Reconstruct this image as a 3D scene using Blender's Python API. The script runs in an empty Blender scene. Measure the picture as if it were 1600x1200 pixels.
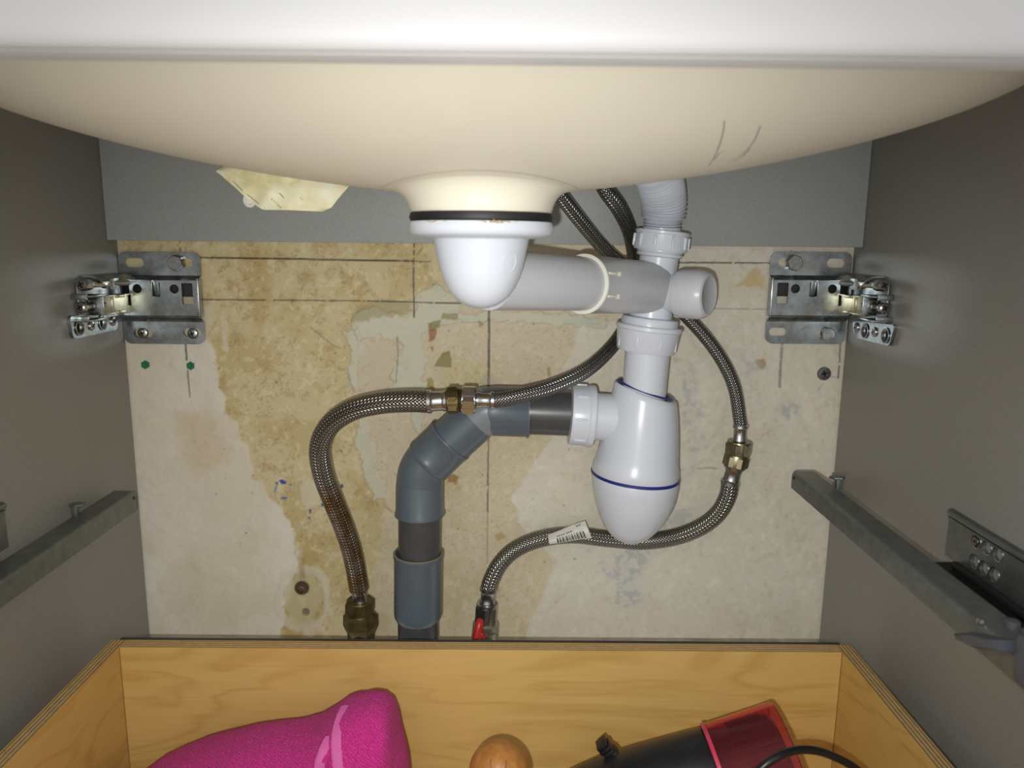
import bpy, bmesh, math
import numpy as np
from mathutils import Vector, Matrix

C = bpy.context.scene.collection
SC = bpy.context.scene

# ---------------------------------------------------------------- camera, world, flash, exposure
F = 1200.0
Z0 = 0.62                                    # height of the lens above the bathroom floor
PITCH, YAW, ROLL, CX, D = 0.18272524, 0.0050419, 0.00967835, 0.01772949, 0.60553672


def cam_axes():
    cy, sy, cp, sp = math.cos(YAW), math.sin(YAW), math.cos(PITCH), math.sin(PITCH)
    f = Vector((sy * cp, cy * cp, -sp))
    r = Vector((cy, -sy, 0))
    u = r.cross(f)
    return r * math.cos(ROLL) + u * math.sin(ROLL), u * math.cos(ROLL) - r * math.sin(ROLL), f


AR, AU, AF = cam_axes()
CAM = Vector((CX, -D, Z0))
cd = bpy.data.cameras.new('camera')
cam = bpy.data.objects.new('camera', cd)
C.objects.link(cam)
cam.matrix_world = Matrix(((AR.x, AU.x, -AF.x, CAM.x), (AR.y, AU.y, -AF.y, CAM.y), (AR.z, AU.z, -AF.z, CAM.z), (0, 0, 0, 1)))
cd.sensor_width = 36
cd.lens = 36 * F / 1600
cd.clip_start = 0.01
cd.clip_end = 20
cd.dof.use_dof = True
cd.dof.focus_distance = 0.52
cd.dof.aperture_fstop = 10.0
SC.camera = cam

w = bpy.data.worlds.new('world')
SC.world = w
w.use_nodes = True
w.node_tree.nodes['Background'].inputs[0].default_value = (1.0, 0.99, 0.975, 1)
w.node_tree.nodes['Background'].inputs[1].default_value = 0.72       # dim bathroom around the open cabinet

fl = bpy.data.lights.new('phone_flash', 'SPOT')                       # the phone's LED beside its lens
fl.energy = 5.9
fl.color = (1.0, 1.0, 0.98)
fl.spot_size = math.radians(98)
fl.spot_blend = 1.0
fl.shadow_soft_size = 0.003
flo = bpy.data.objects.new('phone_flash', fl)
C.objects.link(flo)
flo.matrix_world = Matrix.Translation(AR * -0.012 - AU * 0.016 - AF * 0.0) @ cam.matrix_world @ Matrix.Rotation(math.radians(-10), 4, 'X')

SC.view_settings.view_transform = 'Standard'
SC.view_settings.look = 'None'
SC.view_settings.gamma = 1
SC.view_settings.use_curve_mapping = False
SC.view_settings.exposure = 0.1


# ---------------------------------------------------------------- measuring helpers
def at(px, py, Y):
    """The point on the vertical plane Y (metres in front of the tiled wall) that was measured at photo position px, py."""
    ray = AR * ((px - 800) / F) + AU * ((600 - py) / F) + AF
    return CAM + ray * ((Y + D) / ray.y)


def on_x(px, py, X):
    ray = AR * ((px - 800) / F) + AU * ((600 - py) / F) + AF
    return CAM + ray * ((X - CAM.x) / ray.x)


def on_z(px, py, z):
    ray = AR * ((px - 800) / F) + AU * ((600 - py) / F) + AF
    return CAM + ray * ((z - CAM.z) / ray.z)


def mpp(p):
    """Metres per measured pixel at point p."""
    return (Vector(p) - CAM).dot(AF) / F


def spl(pts, n=8):
    """Catmull-Rom through points."""
    P = [Vector(p) for p in pts]
    P = [P[0] * 2 - P[1]] + P + [P[-1] * 2 - P[-2]]
    out = []
    for i in range(1, len(P) - 2):
        a, b, c, d = P[i - 1:i + 3]
        for k in range(n):
            t = k / n
            out.append(0.5 * ((2 * b) + (c - a) * t + (2 * a - 5 * b + 4 * c - d) * t * t + (3 * b - a - 3 * c + d) * t ** 3))
    out.append(P[-2])
    return out


def frame(ax, hint=None):
    ax = Vector(ax).normalized()
    h = Vector(hint) if hint is not None else (Vector((0, 0, 1)) if abs(ax.z) < .9 else Vector((0, -1, 0)))
    x = (h - ax * h.dot(ax)).normalized()
    return x, ax.cross(x), ax


class B:
    """A bmesh being filled with shapes."""

    def __init__(s):
        s.bm = bmesh.new()
        s.uv = s.bm.loops.layers.uv.new('UVMap')
        s.mi = 0

    def f(s, vs, uvs=None):
        try:
            q = s.bm.faces.new(vs)
        except ValueError:
            return None
        q.material_index = s.mi
        if uvs:
            for l, t in zip(q.loops, uvs):
                l[s.uv].uv = t
        return q

    def rings(s, rings, cap0=True, cap1=True, us=None, closed=True):
        """Skin between rings of equal length (lists of points)."""
        R = [[s.bm.verts.new(p) for p in r] for r in rings]
        n = len(R[0])
        for i in range(len(R) - 1):
            u0, u1 = (us[i], us[i + 1]) if us else (i, i + 1)
            for k in range(n if closed else n - 1):
                k2 = (k + 1) % n
                s.f([R[i][k], R[i][k2], R[i + 1][k2], R[i + 1][k]], [(u0, k / n), (u0, (k + 1) / n), (u1, (k + 1) / n), (u1, k / n)])
        if cap0:
            s.f(list(reversed(R[0])))
        if cap1:
            s.f(R[-1])
        return R

    def lathe(s, o, ax, prof, seg=40, cap0=True, cap1=True, hint=None, a0=0.0):
        """prof: (radius, distance along axis)."""
        x, y, z = frame(ax, hint)
        o = Vector(o)
        rr = []
        for r, t in prof:
            r = max(r, 1e-5)
            rr.append([o + z * t + (x * math.cos(a) + y * math.sin(a)) * r for a in [a0 + 2 * math.pi * k / seg for k in range(seg)]])
        return s.rings(rr, cap0, cap1, [p[1] for p in prof])

    def tube(s, pts, r, seg=20, cap=True):
        P = [Vector(p) for p in pts]
        n = len(P)
        rad = r if isinstance(r, (list, tuple)) else [r] * n
        x = None
        rr, us, L = [], [], 0
        for i in range(n):
            t = (P[min(i + 1, n - 1)] - P[max(i - 1, 0)]).normalized()
            if x is None:
                x, y, _ = frame(t)
            x = (x - t * x.dot(t)).normalized()
            y = t.cross(x)
            if i:
                L += (P[i] - P[i - 1]).length
            us.append(L)
            rr.append([P[i] + (x * math.cos(a) + y * math.sin(a)) * rad[i] for a in [2 * math.pi * k / seg for k in range(seg)]])
        s.rings(rr, cap, cap, us)

    def box(s, c, size, rot=None, bev=0.0, seg=2):
        """rot: 3 axis vectors."""
        X, Y, Z = rot if rot else (Vector((1, 0, 0)), Vector((0, 1, 0)), Vector((0, 0, 1)))
        c = Vector(c)
        v = [s.bm.verts.new(c + X * (size[0] / 2 * i) + Y * (size[1] / 2 * j) + Z * (size[2] / 2 * k)) for i in (-1, 1) for j in (-1, 1) for k in (-1, 1)]
        fs = [s.f([v[i] for i in q]) for q in ((0, 1, 3, 2), (4, 6, 7, 5), (0, 4, 5, 1), (2, 3, 7, 6), (0, 2, 6, 4), (1, 5, 7, 3))]
        if bev > 0:
            es = list({e for q in fs for e in q.edges})
            r = bmesh.ops.bevel(s.bm, geom=es, offset=bev, segments=seg, affect='EDGES', profile=.5)
            for q in r['faces']:
                q.material_index = s.mi

    def bx(s, lo, hi, bev=0.0):
        lo, hi = Vector(lo), Vector(hi)
        s.box((lo + hi) / 2, (hi - lo), None, bev)

    def prism(s, o, X, Y, outer, holes, th, bev=0):
        """A plate: outline with holes in the plane o + X*a + Y*b, thickness th towards X x Y."""
        o, X, Y = Vector(o), Vector(X), Vector(Y)
        Z = X.cross(Y)
        t = bmesh.new()
        edges = []
        for lp in [outer] + list(holes):
            vs = [t.verts.new((a, b, 0)) for a, b in lp]
            for i in range(len(vs)):
                edges.append(t.edges.new((vs[i], vs[(i + 1) % len(vs)])))
        bmesh.ops.triangle_fill(t, use_beauty=True, edges=edges, normal=(0, 0, 1))
        t.verts.index_update()
        vb = [s.bm.verts.new(o + X * v.co.x + Y * v.co.y) for v in t.verts]
        vt = [s.bm.verts.new(o + X * v.co.x + Y * v.co.y + Z * th) for v in t.verts]
        for q in t.faces:
            idx = [v.index for v in q.verts]
            if q.normal.z < 0:
                idx.reverse()
            s.f([vt[i] for i in idx])
            s.f([vb[i] for i in reversed(idx)])
        k = 0
        for lp in [outer] + list(holes):
            n = len(lp)
            for i in range(n):
                a, b = k + i, k + (i + 1) % n
                s.f([vb[a], vb[b], vt[b], vt[a]])
            k += n
        t.free()

    def sheet(s, o, X, Y, rows, th=0.0):
        pass


ORG = {}


def place(o, org):
    ORG[o.name] = Vector(org)


def obj(name, b, mat, parent=None, ang=35, smooth=True, label=None, cat=None, group=None, kind=None, recalc=True):
    bm = b.bm if isinstance(b, B) else b
    if recalc:
        bmesh.ops.recalc_face_normals(bm, faces=bm.faces)
    if parent is not None:
        org = ORG[parent.name]
    else:
        xs = [v.co for v in bm.verts]
        lo = Vector((min(v.x for v in xs), min(v.y for v in xs), min(v.z for v in xs)))
        hi = Vector((max(v.x for v in xs), max(v.y for v in xs), max(v.z for v in xs)))
        org = Vector(((lo.x + hi.x) / 2, (lo.y + hi.y) / 2, lo.z))
    for v in bm.verts:
        v.co -= org
    me = bpy.data.meshes.new(name)
    bm.to_mesh(me)
    bm.free()
    for m in (mat if isinstance(mat, (list, tuple)) else [mat]):
        me.materials.append(m)
    if smooth:
        me.polygons.foreach_set('use_smooth', [True] * len(me.polygons))
        me.set_sharp_from_angle(angle=math.radians(ang))
    o = bpy.data.objects.new(name, me)
    C.objects.link(o)
    if parent is not None:
        o.parent = parent
        o.location = (0, 0, 0)
    else:
        o.location = org
    place(o, org)
    tag(o, label, cat, group, kind)
    return o


def tag(o, label=None, cat=None, group=None, kind=None):
    for k, v in (('label', label), ('category', cat), ('group', group), ('kind', kind)):
        if v:
            o[k] = v
    return o


def thing(name, loc, label, cat, group=None):
    e = bpy.data.objects.new(name, None)
    e.empty_display_size = 0.02
    C.objects.link(e)
    e.location = loc
    place(e, loc)
    return tag(e, label, cat, group)


# ---------------------------------------------------------------- materials
def lin(c):
    return tuple(((x / 255) / 12.92 if x / 255 <= .04045 else ((x / 255 + .055) / 1.055) ** 2.4) for x in c)


class N:
    """A small node-tree writer."""

    def __init__(s, name, rgb=(200, 200, 200), rough=.5, metal=0.0, **kw):
        s.m = bpy.data.materials.new(name)
        s.m.use_nodes = True
        s.t = s.m.node_tree
        s.p = s.t.nodes['Principled BSDF']
        s.p.inputs['Base Color'].default_value = (*lin(rgb), 1)
        s.p.inputs['Roughness'].default_value = rough
        s.p.inputs['Metallic'].default_value = metal
        for k, v in kw.items():
            s.p.inputs[k.replace('_', ' ')].default_value = v

    def n(s, ty, **kw):
        x = s.t.nodes.new(ty)
        for k, v in kw.items():
            if k.startswith('i_'):
                key = k[2:]
                x.inputs[int(key) if key.isdigit() else key.replace('_', ' ')].default_value = v
            else:
                setattr(x, k, v)
        return x

    def l(s, a, b):
        s.t.links.new(a, b)

    def obj(s, scale=(1, 1, 1), kind='Object'):
        tc = s.n('ShaderNodeTexCoord')
        mp = s.n('ShaderNodeMapping')
        mp.inputs['Scale'].default_value = scale
        s.l(tc.outputs[kind], mp.inputs[0])
        return mp.outputs[0]

    def noise(s, vec, scale, detail=4, rough=.55, dist=0.0):
        x = s.n('ShaderNodeTexNoise')
        x.inputs['Scale'].default_value = scale
        x.inputs['Detail'].default_value = detail
        x.inputs['Roughness'].default_value = rough
        x.inputs['Distortion'].default_value = dist
        s.l(vec, x.inputs['Vector'])
        return x.outputs['Fac']

    def ramp(s, fac, stops):
        x = s.n('ShaderNodeValToRGB')
        e = x.color_ramp.elements
        while len(e) < len(stops):
            e.new(.5)
        for q, (p, c) in zip(e, stops):
            q.position = p
            q.color = (*lin(c), 1)
        s.l(fac, x.inputs[0])
        return x.outputs[0]

    def math(s, op, a, b=None):
        x = s.n('ShaderNodeMath', operation=op)
        for i, v in enumerate((a, b)):
            if v is None:
                continue
            if isinstance(v, (int, float)):
                x.inputs[i].default_value = v
            else:
                s.l(v, x.inputs[i])
        return x.outputs[0]

    def bump(s, h, strength=.2, dist=.001):
        x = s.n('ShaderNodeBump')
        x.inputs['Strength'].default_value = strength
        x.inputs['Distance'].default_value = dist
        s.l(h, x.inputs['Height'])
        s.l(x.outputs[0], s.p.inputs['Normal'])

    def col(s, c):
        s.l(c, s.p.inputs['Base Color'])

    def mix(s, fac, a, b, blend='MIX'):
        x = s.n('ShaderNodeMix', data_type='RGBA', blend_type=blend)
        for i, v in ((0, fac), (6, a), (7, b)):
            if isinstance(v, (int, float)):
                x.inputs[i].default_value = v
            elif isinstance(v, tuple):
                x.inputs[i].default_value = (*lin(v), 1)
            else:
                s.l(v, x.inputs[i])
        return x.outputs[2]


def mottled(name, c0, c1, scale, rough=.5, metal=0.0, bump=0.0, bd=.0005, **kw):
    k = N(name, c0, rough, metal, **kw)
    v = k.noise(k.obj(), scale, 6, .6)
    k.col(k.ramp(v, [(.3, c0), (.7, c1)]))
    if bump:
        k.bump(k.noise(k.obj(), scale * 6, 4), bump, bd)
    return k.m


M = {}
# grey melamine boards with a fine sparkle grain
k = N('grey_melamine', (104, 102, 96), .42)
v = k.noise(k.obj(), 1400, 2, .5)
k.col(k.ramp(v, [(.25, (128, 126, 119)), (.75, (146, 144, 137))]))
k.bump(v, .12, .0003)
M['board'] = k.m
k = N('grey_rail_board', (112, 114, 110), .40)
v = k.noise(k.obj(), 1500, 2, .5)
k.col(k.ramp(v, [(.25, (146, 149, 147)), (.75, (166, 169, 166))]))
k.bump(v, .15, .0003)
M['railboard'] = k.m
M['white'] = N('white_plastic', (205, 210, 218), .28, Specular_IOR_Level=.45).m
M['grey_white'] = N('greyed_white_plastic', (198, 201, 206), .30, Specular_IOR_Level=.4).m
M['cream_plastic'] = N('yellowed_plastic', (224, 222, 208), .4).m
M['blue_ring'] = N('blue_seal', (30, 42, 120), .4).m
M['recess'] = N('cap_recess_grey', (150, 152, 156), .5).m
k = N('glazed_ceramic', (214, 213, 213), .35, Specular_IOR_Level=.3)
M['ceramic'] = k.m
k = N('ceramic_warm_bounce', (216, 206, 180), .42)  # white ceramic underside; cream tint paints in the warm bounce light
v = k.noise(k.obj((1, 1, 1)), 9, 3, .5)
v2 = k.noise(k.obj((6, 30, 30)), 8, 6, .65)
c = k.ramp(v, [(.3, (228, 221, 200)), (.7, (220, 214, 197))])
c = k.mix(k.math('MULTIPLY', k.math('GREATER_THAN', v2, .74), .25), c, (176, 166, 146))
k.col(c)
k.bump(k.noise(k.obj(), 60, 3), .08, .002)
M['bounce_cream'] = k.m
M['rubber'] = N('black_rubber', (26, 26, 27), .55).m
M['pencil'] = N('dark_scuff', (158, 150, 134), .7).m
k = mottled('rust_scale', (150, 120, 80), (196, 176, 140), 400, .8)
M['scale'] = k
M['pvc'] = mottled('grey_pvc', (82, 92, 99), (90, 99, 106), 60, .30)
M['pvc_dark'] = mottled('dark_grey_pvc', (66, 66, 67), (74, 74, 75), 80, .32)
def zinc(name, stops, rough):
    k = N(name, stops[0], rough, 1.0)
    n1_ = k.noise(k.obj(), 55, 6, .65)
    n2_ = k.noise(k.obj(), 320, 4, .6)
    k.col(k.ramp(k.math('ADD', k.math('MULTIPLY', n1_, .75), k.math('MULTIPLY', n2_, .25)), [(.32, stops[0]), (.48, stops[1]), (.62, stops[2])]))
    k.l(k.math('ADD', rough - .1, k.math('MULTIPLY', n1_, .25)), k.p.inputs['Roughness'])
    k.bump(n1_, .12, .0008)
    return k.m


M['zinc'] = zinc('zinc_plate', [(138, 132, 112), (164, 170, 172), (190, 198, 202)], .26)
M['zinc_yellow'] = zinc('yellowed_zinc', [(150, 138, 100), (186, 180, 150), (206, 204, 186)], .28)
M['chrome'] = N('chromed_steel', (190, 190, 188), .24, 1.0).m
M['steel'] = mottled('steel_screw', (150, 150, 150), (190, 190, 190), 300, .28, 1.0)
M['brass'] = mottled('dull_brass', (138, 128, 100), (170, 162, 136), 200, .35, 1.0)
M['dirty_brass'] = mottled('tarnished_brass', (92, 78, 50), (132, 116, 78), 160, .5, .9, .3, .0006)
M['dark'] = N('dark_cavity', (24, 24, 25), .6).m
M['runner'] = mottled('galvanised_runner', (112, 118, 116), (132, 138, 134), 120, .42, .75, .08, .0004)
M['runner_black'] = N('runner_black_track', (28, 29, 30), .5).m
M['clip'] = N('grey_clip_plastic', (74, 78, 84), .4).m
M['green'] = mottled('green_plug', (16, 92, 62), (34, 120, 84), 500, .6)
M['copper'] = mottled('corroded_copper', (120, 70, 44), (66, 84, 66), 500, .6, .4)
M['red'] = mottled('red_lever_paint', (178, 34, 34), (196, 50, 46), 300, .35)
M['valve'] = mottled('nickel_valve', (150, 150, 138), (180, 180, 166), 200, .35, .9)
M['cord'] = N('black_cord', (22, 22, 24), .35).m
M['dryer'] = mottled('black_dryer_plastic', (20, 20, 22), (30, 30, 33), 120, .38)
k = N('pink_clear_plastic', (250, 130, 140), .06)
k.p.inputs['Transmission Weight'].default_value = .96
k.p.inputs['IOR'].default_value = 1.22
M['pink_clear'] = k.m
k = N('clear_film', (225, 228, 228), .12)
k.p.inputs['Alpha'].default_value = .18
M['film'] = k.m
M['ply_light'] = mottled('ply_light', (190, 158, 106), (206, 176, 124), 200, .6)
M['ply_dark'] = mottled('ply_dark', (118, 90, 60), (138, 108, 74), 200, .6)


def wood(name, cols, sc, rough=.42, axis='X'):
    k = N(name, cols[0], rough)
    s = {'X': (1, 3, 5), 'Y': (3, 1, 5)}[axis]
    vec = k.obj(s)
    n1 = k.noise(vec, 4.5 * sc, 3, .5, .6)
    rings = k.math('FRACT', k.math('MULTIPLY', n1, 9.0))
    ring = k.math('ABSOLUTE', k.math('SUBTRACT', rings, .5))
    fine = k.noise(k.obj((6, 160, 160) if axis == 'X' else (160, 6, 160)), 3, 4, .6)
    big = k.noise(k.obj((2, 3, 3)), 3, 2)
    c = k.ramp(ring, [(.0, cols[1]), (.22, cols[0]), (.5, cols[0])])
    c = k.mix(.35, c, k.ramp(fine, [(.3, cols[1]), (.7, cols[2])]))
    c = k.mix(k.math('MULTIPLY', big, .5), c, cols[2])
    k.col(c)
    k.bump(fine, .05, .0005)
    return k.m


M['birch'] = wood('birch_veneer', [(206, 170, 100), (184, 142, 70), (212, 180, 114)], .7)
M['birch_side'] = wood('birch_veneer_side', [(206, 168, 94), (182, 138, 66), (212, 178, 108)], .7, axis='Y')
k = N('oiled_beech', (190, 122, 62), .4)
v = k.noise(k.obj((40, 40, 6)), 6, 5)
k.col(k.ramp(v, [(.3, (158, 102, 46)), (.7, (184, 126, 64))]))
M['beech'] = k.m
M['groove'] = N('burnt_groove', (120, 62, 28), .6).m

# terry towel
k = N('pink_terry', (190, 30, 120), .9)
tc = k.obj()
wv = k.n('ShaderNodeTexWave', wave_type='BANDS', bands_direction='DIAGONAL')
wv.inputs['Scale'].default_value = 230
wv.inputs['Distortion'].default_value = 9.0
wv.inputs['Detail'].default_value = 3
wv.inputs['Detail Scale'].default_value = 2
k.l(tc, wv.inputs['Vector'])
nz = k.noise(tc, 900, 3)
h = k.math('ADD', k.math('MULTIPLY', wv.outputs['Fac'], .6), nz)
k.col(k.ramp(h, [(.3, (172, 16, 104)), (1.0, (212, 48, 144))]))
k.bump(h, .7, .0012)
k.p.inputs['Sheen Weight'].default_value = .06
M['terry'] = k.m
k = N('pink_hem', (206, 96, 160), .8)
k.bump(k.noise(k.obj(), 1500, 3), .4, .0005)
M['hem'] = k.m

# label paper
k = N('label_paper', (222, 214, 172), .55)
v = k.noise(k.obj(), 55, 5, .6)
c = k.ramp(v, [(.3, (204, 190, 128)), (.5, (226, 220, 180)), (.72, (232, 230, 208))])
k.col(c)
k.bump(k.noise(k.obj(), 120, 4), .3, .002)
M['label'] = k.m
M['ink'] = N('label_ink', (146, 138, 108), .7).m
M['ink_black'] = N('black_ink', (26, 25, 24), .6).m
M['tag'] = mottled('tag_paper', (206, 204, 192), (224, 222, 212), 300, .3)


def braid(name, strands, per_m, light, dark, rust=None):
    """Woven steel wires: two families of strands crossing over and under."""
    k = N(name, light, .3, 1.0)
    uv = k.n('ShaderNodeUVMap')
    sx = k.n('ShaderNodeSeparateXYZ')
    k.l(uv.outputs[0], sx.inputs[0])
    s = k.math('MULTIPLY', sx.outputs[0], per_m)
    t = k.math('MULTIPLY', sx.outputs[1], strands)
    a, b = k.math('ADD', s, t), k.math('SUBTRACT', s, t)
    ha = k.math('ABSOLUTE', k.math('SINE', k.math('MULTIPLY', a, math.pi)))
    hb = k.math('ABSOLUTE', k.math('SINE', k.math('MULTIPLY', b, math.pi)))
    par = k.math('FLOORED_MODULO', k.math('ADD', k.math('FLOOR', a), k.math('FLOOR', b)), 2.0)
    h = k.math('ADD', k.math('MULTIPLY', ha, par), k.math('MULTIPLY', hb, k.math('SUBTRACT', 1.0, par)))
    edge = k.math('MULTIPLY', ha, hb)
    c = k.ramp(k.math('MULTIPLY', k.math('ADD', h, edge), .5), [(.15, dark), (.75, light)])
    if rust:
        lo, hi = rust
        n = k.noise(k.obj(), 45, 4, .6)
        fac = k.math('MULTIPLY', k.math('GREATER_THAN', sx.outputs[0], lo), k.math('LESS_THAN', sx.outputs[0], hi))
        fac = k.math('MULTIPLY', fac, k.math('MULTIPLY', k.math('SUBTRACT', n, .36), 4.0))
        x = k.n('ShaderNodeClamp')
        k.l(fac, x.inputs[0])
        c = k.mix(x.outputs[0], c, k.mix(1.0, c, (206, 150, 60), 'MULTIPLY'))
    k.col(c)
    k.bump(h, .9, .0006)
    return k.m


M['braid_thin'] = braid('dark_steel_braid', 16, 480, (176, 176, 174), (16, 15, 14))
M['braid_thick'] = braid('steel_braid', 18, 400, (178, 175, 166), (22, 21, 20))
M['braid_rust'] = braid('rusty_steel_braid', 20, 390, (178, 174, 164), (22, 21, 20), rust=(.13, .40))

# ---------------------------------------------------------------- wall behind the cabinet: stained old plaster
rng = np.random.default_rng(7)


def vnoise(x, y, f, seed):
    r = np.random.default_rng(seed)
    T = r.random((256, 256))
    X, Y = x * f + 37.3, y * f + 91.7
    xi, yi = np.floor(X).astype(int), np.floor(Y).astype(int)
    fx, fy = X - xi, Y - yi
    fx, fy = fx * fx * (3 - 2 * fx), fy * fy * (3 - 2 * fy)
    g = lambda i, j: T[i % 256, j % 256]
    return (g(xi, yi) * (1 - fx) + g(xi + 1, yi) * fx) * (1 - fy) + (g(xi, yi + 1) * (1 - fx) + g(xi + 1, yi + 1) * fx) * fy


def fbm(x, y, f, seed, oct=5):
    s, a, t = 0, 1, 0
    for o in range(oct):
        s = s + a * vnoise(x, y, f * 2 ** o, seed + o)
        t += a
        a *= .55
    return s / t


W2 = 0.284
ZB, ZT = Z0 - 0.42, Z0 + 0.10
NX, NZ = 760, 690
gx, gz = np.meshgrid(np.linspace(-W2 - .02, W2 + .02, NX), np.linspace(ZB, ZT, NZ))
# survey coordinates of the wall: where each wall point was measured in the photograph
ar, au, af = (np.array(v) for v in (AR, AU, AF))
rel = np.stack([gx - CAM.x, np.full_like(gx, D), gz - CAM.z], -1)
dd = rel @ af
PX, PY = 800 + F * (rel @ ar) / dd, 600 - F * (rel @ au) / dd
n1 = fbm(PX, PY, 1 / 60, 11)
n2 = fbm(PX, PY, 1 / 22, 23)
n3 = fbm(PX, PY, 1 / 7, 31, 3)
n4 = fbm(PX, PY, 1 / 120, 41)


def ss(x, a, b):
    t = np.clip((x - a) / (b - a), 0, 1)
    return t * t * (3 - 2 * t)


def sdf(poly, x, y):
    d = np.full(x.shape, 1e9)
    ins = np.zeros(x.shape, bool)
    n = len(poly)
    for i in range(n):
        (x0, y0), (x1, y1) = poly[i], poly[(i + 1) % n]
        ex, ey = x1 - x0, y1 - y0
        t = np.clip(((x - x0) * ex + (y - y0) * ey) / (ex * ex + ey * ey + 1e-9), 0, 1)
        d = np.minimum(d, np.hypot(x - x0 - t * ex, y - y0 - t * ey))
        if y0 != y1:
            ins ^= ((y0 > y) != (y1 > y)) & (x < (x1 - x0) * (y - y0) / (y1 - y0) + x0)
    return np.where(ins, -d, d)


def patch(poly, soft=3, jit=8):
    jx, jy = (n2 - .5) * jit * 2 + (n3 - .5) * jit, (np.roll(n2, 57, 1) - .5) * jit * 2 + (np.roll(n3, 31, 0) - .5) * jit
    return 1 - ss(sdf(poly, PX + jx, PY + jy), -soft, soft)


def line(pts, wd, jit=1.2):
    d = np.full(PX.shape, 1e9)
    jx = (n3 - .5) * jit
    for (x0, y0), (x1, y1) in zip(pts, pts[1:]):
        ex, ey = x1 - x0, y1 - y0
        t = np.clip(((PX + jx - x0) * ex + (PY + jx - y0) * ey) / (ex * ex + ey * ey), 0, 1)
        d = np.minimum(d, np.hypot(PX + jx - x0 - t * ex, PY + jx - y0 - t * ey))
    return 1 - ss(d, wd * .35, wd)


col = np.zeros(PX.shape + (3,))
hgt = (n1 - .5) * .0012 + (n3 - .5) * .00035


def paint(mask, c, op=1.0):
    global col
    m = np.clip(mask * op, 0, 1)[..., None]
    col = col * (1 - m) + np.array(lin(c)) * m


def lift(mask, h):
    global hgt
    hgt = hgt + mask * h


col[:] = lin((206, 194, 164))
paint(ss(n4, .35, .65), (214, 204, 178), .7)
# ochre, damp-stained region from the top edge down the left middle
ochre = patch([(320, 380), (660, 380), (680, 440), (560, 500), (545, 560), (560, 640), (600, 760), (620, 1010), (425, 1010), (470, 880), (462, 830), (440, 790), (398, 750), (378, 690), (350, 640), (340, 590), (332, 530)], 10, 14)
top = patch([(190, 360), (700, 360), (690, 470), (315, 480), (190, 400)], 8, 6)
paint(np.maximum(ochre, top), (208, 194, 152))
paint(ochre * ss(n1, .40, .66), (192, 173, 122), .7)
paint(ochre * ss(n2, .55, .78), (178, 152, 98), .4)
paint(top * ss(n2, .5, .72), (188, 164, 114), .5)
paint(patch([(430, 850), (500, 850), (500, 1010), (440, 1010)], 12, 10) * ss(n1, .3, .6), (178, 152, 92), .6)
paint(patch([(380, 400), (420, 400), (425, 470), (400, 520), (385, 470)], 10, 10), (186, 156, 100), .6)
n5 = fbm(PX, PY, 1 / 3.2, 101, 3)
n6 = fbm(PX, PY, 1 / 9, 131, 4)
both = np.maximum(ochre, top)
paint(both * ss(n5, .58, .72) * ss(n2, .35, .6), (160, 136, 92), .55)
paint(both * ss(n6, .60, .72), (226, 214, 178), .5)
paint(both * ss(n6, .34, .26), (170, 146, 98), .45)
# white-painted field at the left
white = patch([(190, 525), (330, 528), (345, 600), (352, 645), (380, 690), (398, 752), (440, 795), (460, 830), (466, 880), (430, 1010), (190, 1010)], 4, 9)
paint(white, (215, 207, 188))
paint(white * ss(n1, .45, .7), (222, 216, 202), .8)
paint(white * patch([(280, 640), (345, 650), (350, 720), (320, 745), (290, 730)], 14, 14), (206, 184, 148), .55)
paint(white * patch([(290, 850), (400, 840), (420, 960), (300, 980)], 25, 22), (208, 198, 168), .5)
lift(white, .0004)
paint(patch([(345, 500), (355, 500), (358, 550), (350, 550)], 2, 2), (222, 212, 196), .45)
# lower middle, between the pipes
low = patch([(690, 650), (880, 650), (850, 700), (800, 790), (868, 880), (835, 955), (815, 1010), (570, 1010), (600, 800)], 8, 10)
paint(low, (206, 195, 165))
paint(low * ss(n1, .48, .68), (190, 172, 128), .5)
# middle, beige-pink old wallpaper
mid = patch([(560, 495), (660, 480), (960, 490), (905, 515), (875, 600), (860, 660), (760, 660), (740, 700), (600, 770), (575, 690), (560, 600)], 3, 5)
paint(mid, (208, 195, 168))
paint(mid * ss(n1, .5, .7), (212, 198, 172), .7)
paint(mid * patch([(700, 560), (770, 570), (760, 620), (680, 620)], 16, 12), (200, 186, 128), .6)
lift(mid, .0003)
paint(np.maximum(mid, low) * ss(n5, .60, .74), (176, 160, 124), .45)
paint(np.maximum(mid, low) * ss(n6, .58, .70), (220, 208, 182), .5)
# white filler at the right
right = patch([(1350, 380), (1060, 380), (1040, 420), (990, 488), (905, 512), (874, 598), (862, 680), (846, 705), (800, 780), (812, 815), (868, 880), (836, 955), (818, 1010), (1350, 1010)], 3, 7)
paint(right, (214, 209, 194))
paint(right * ss(n1, .42, .66), (212, 206, 188), .9)
paint(right * ss(n4, .5, .7), (222, 214, 196), .6)
paint(right * ss(n6, .60, .74), (224, 218, 202), .6)
paint(right * ss(n6, .36, .26), (202, 192, 168), .5)
lift(right, .0005)
trow = fbm(PX + PY * .55, PY * 1.6 - PX * .6, 1 / 55, 77, 4)
lift(right * ss(trow, .5, .8), .0012)
lift(white * ss(trow, .5, .8), .0008)
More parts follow.
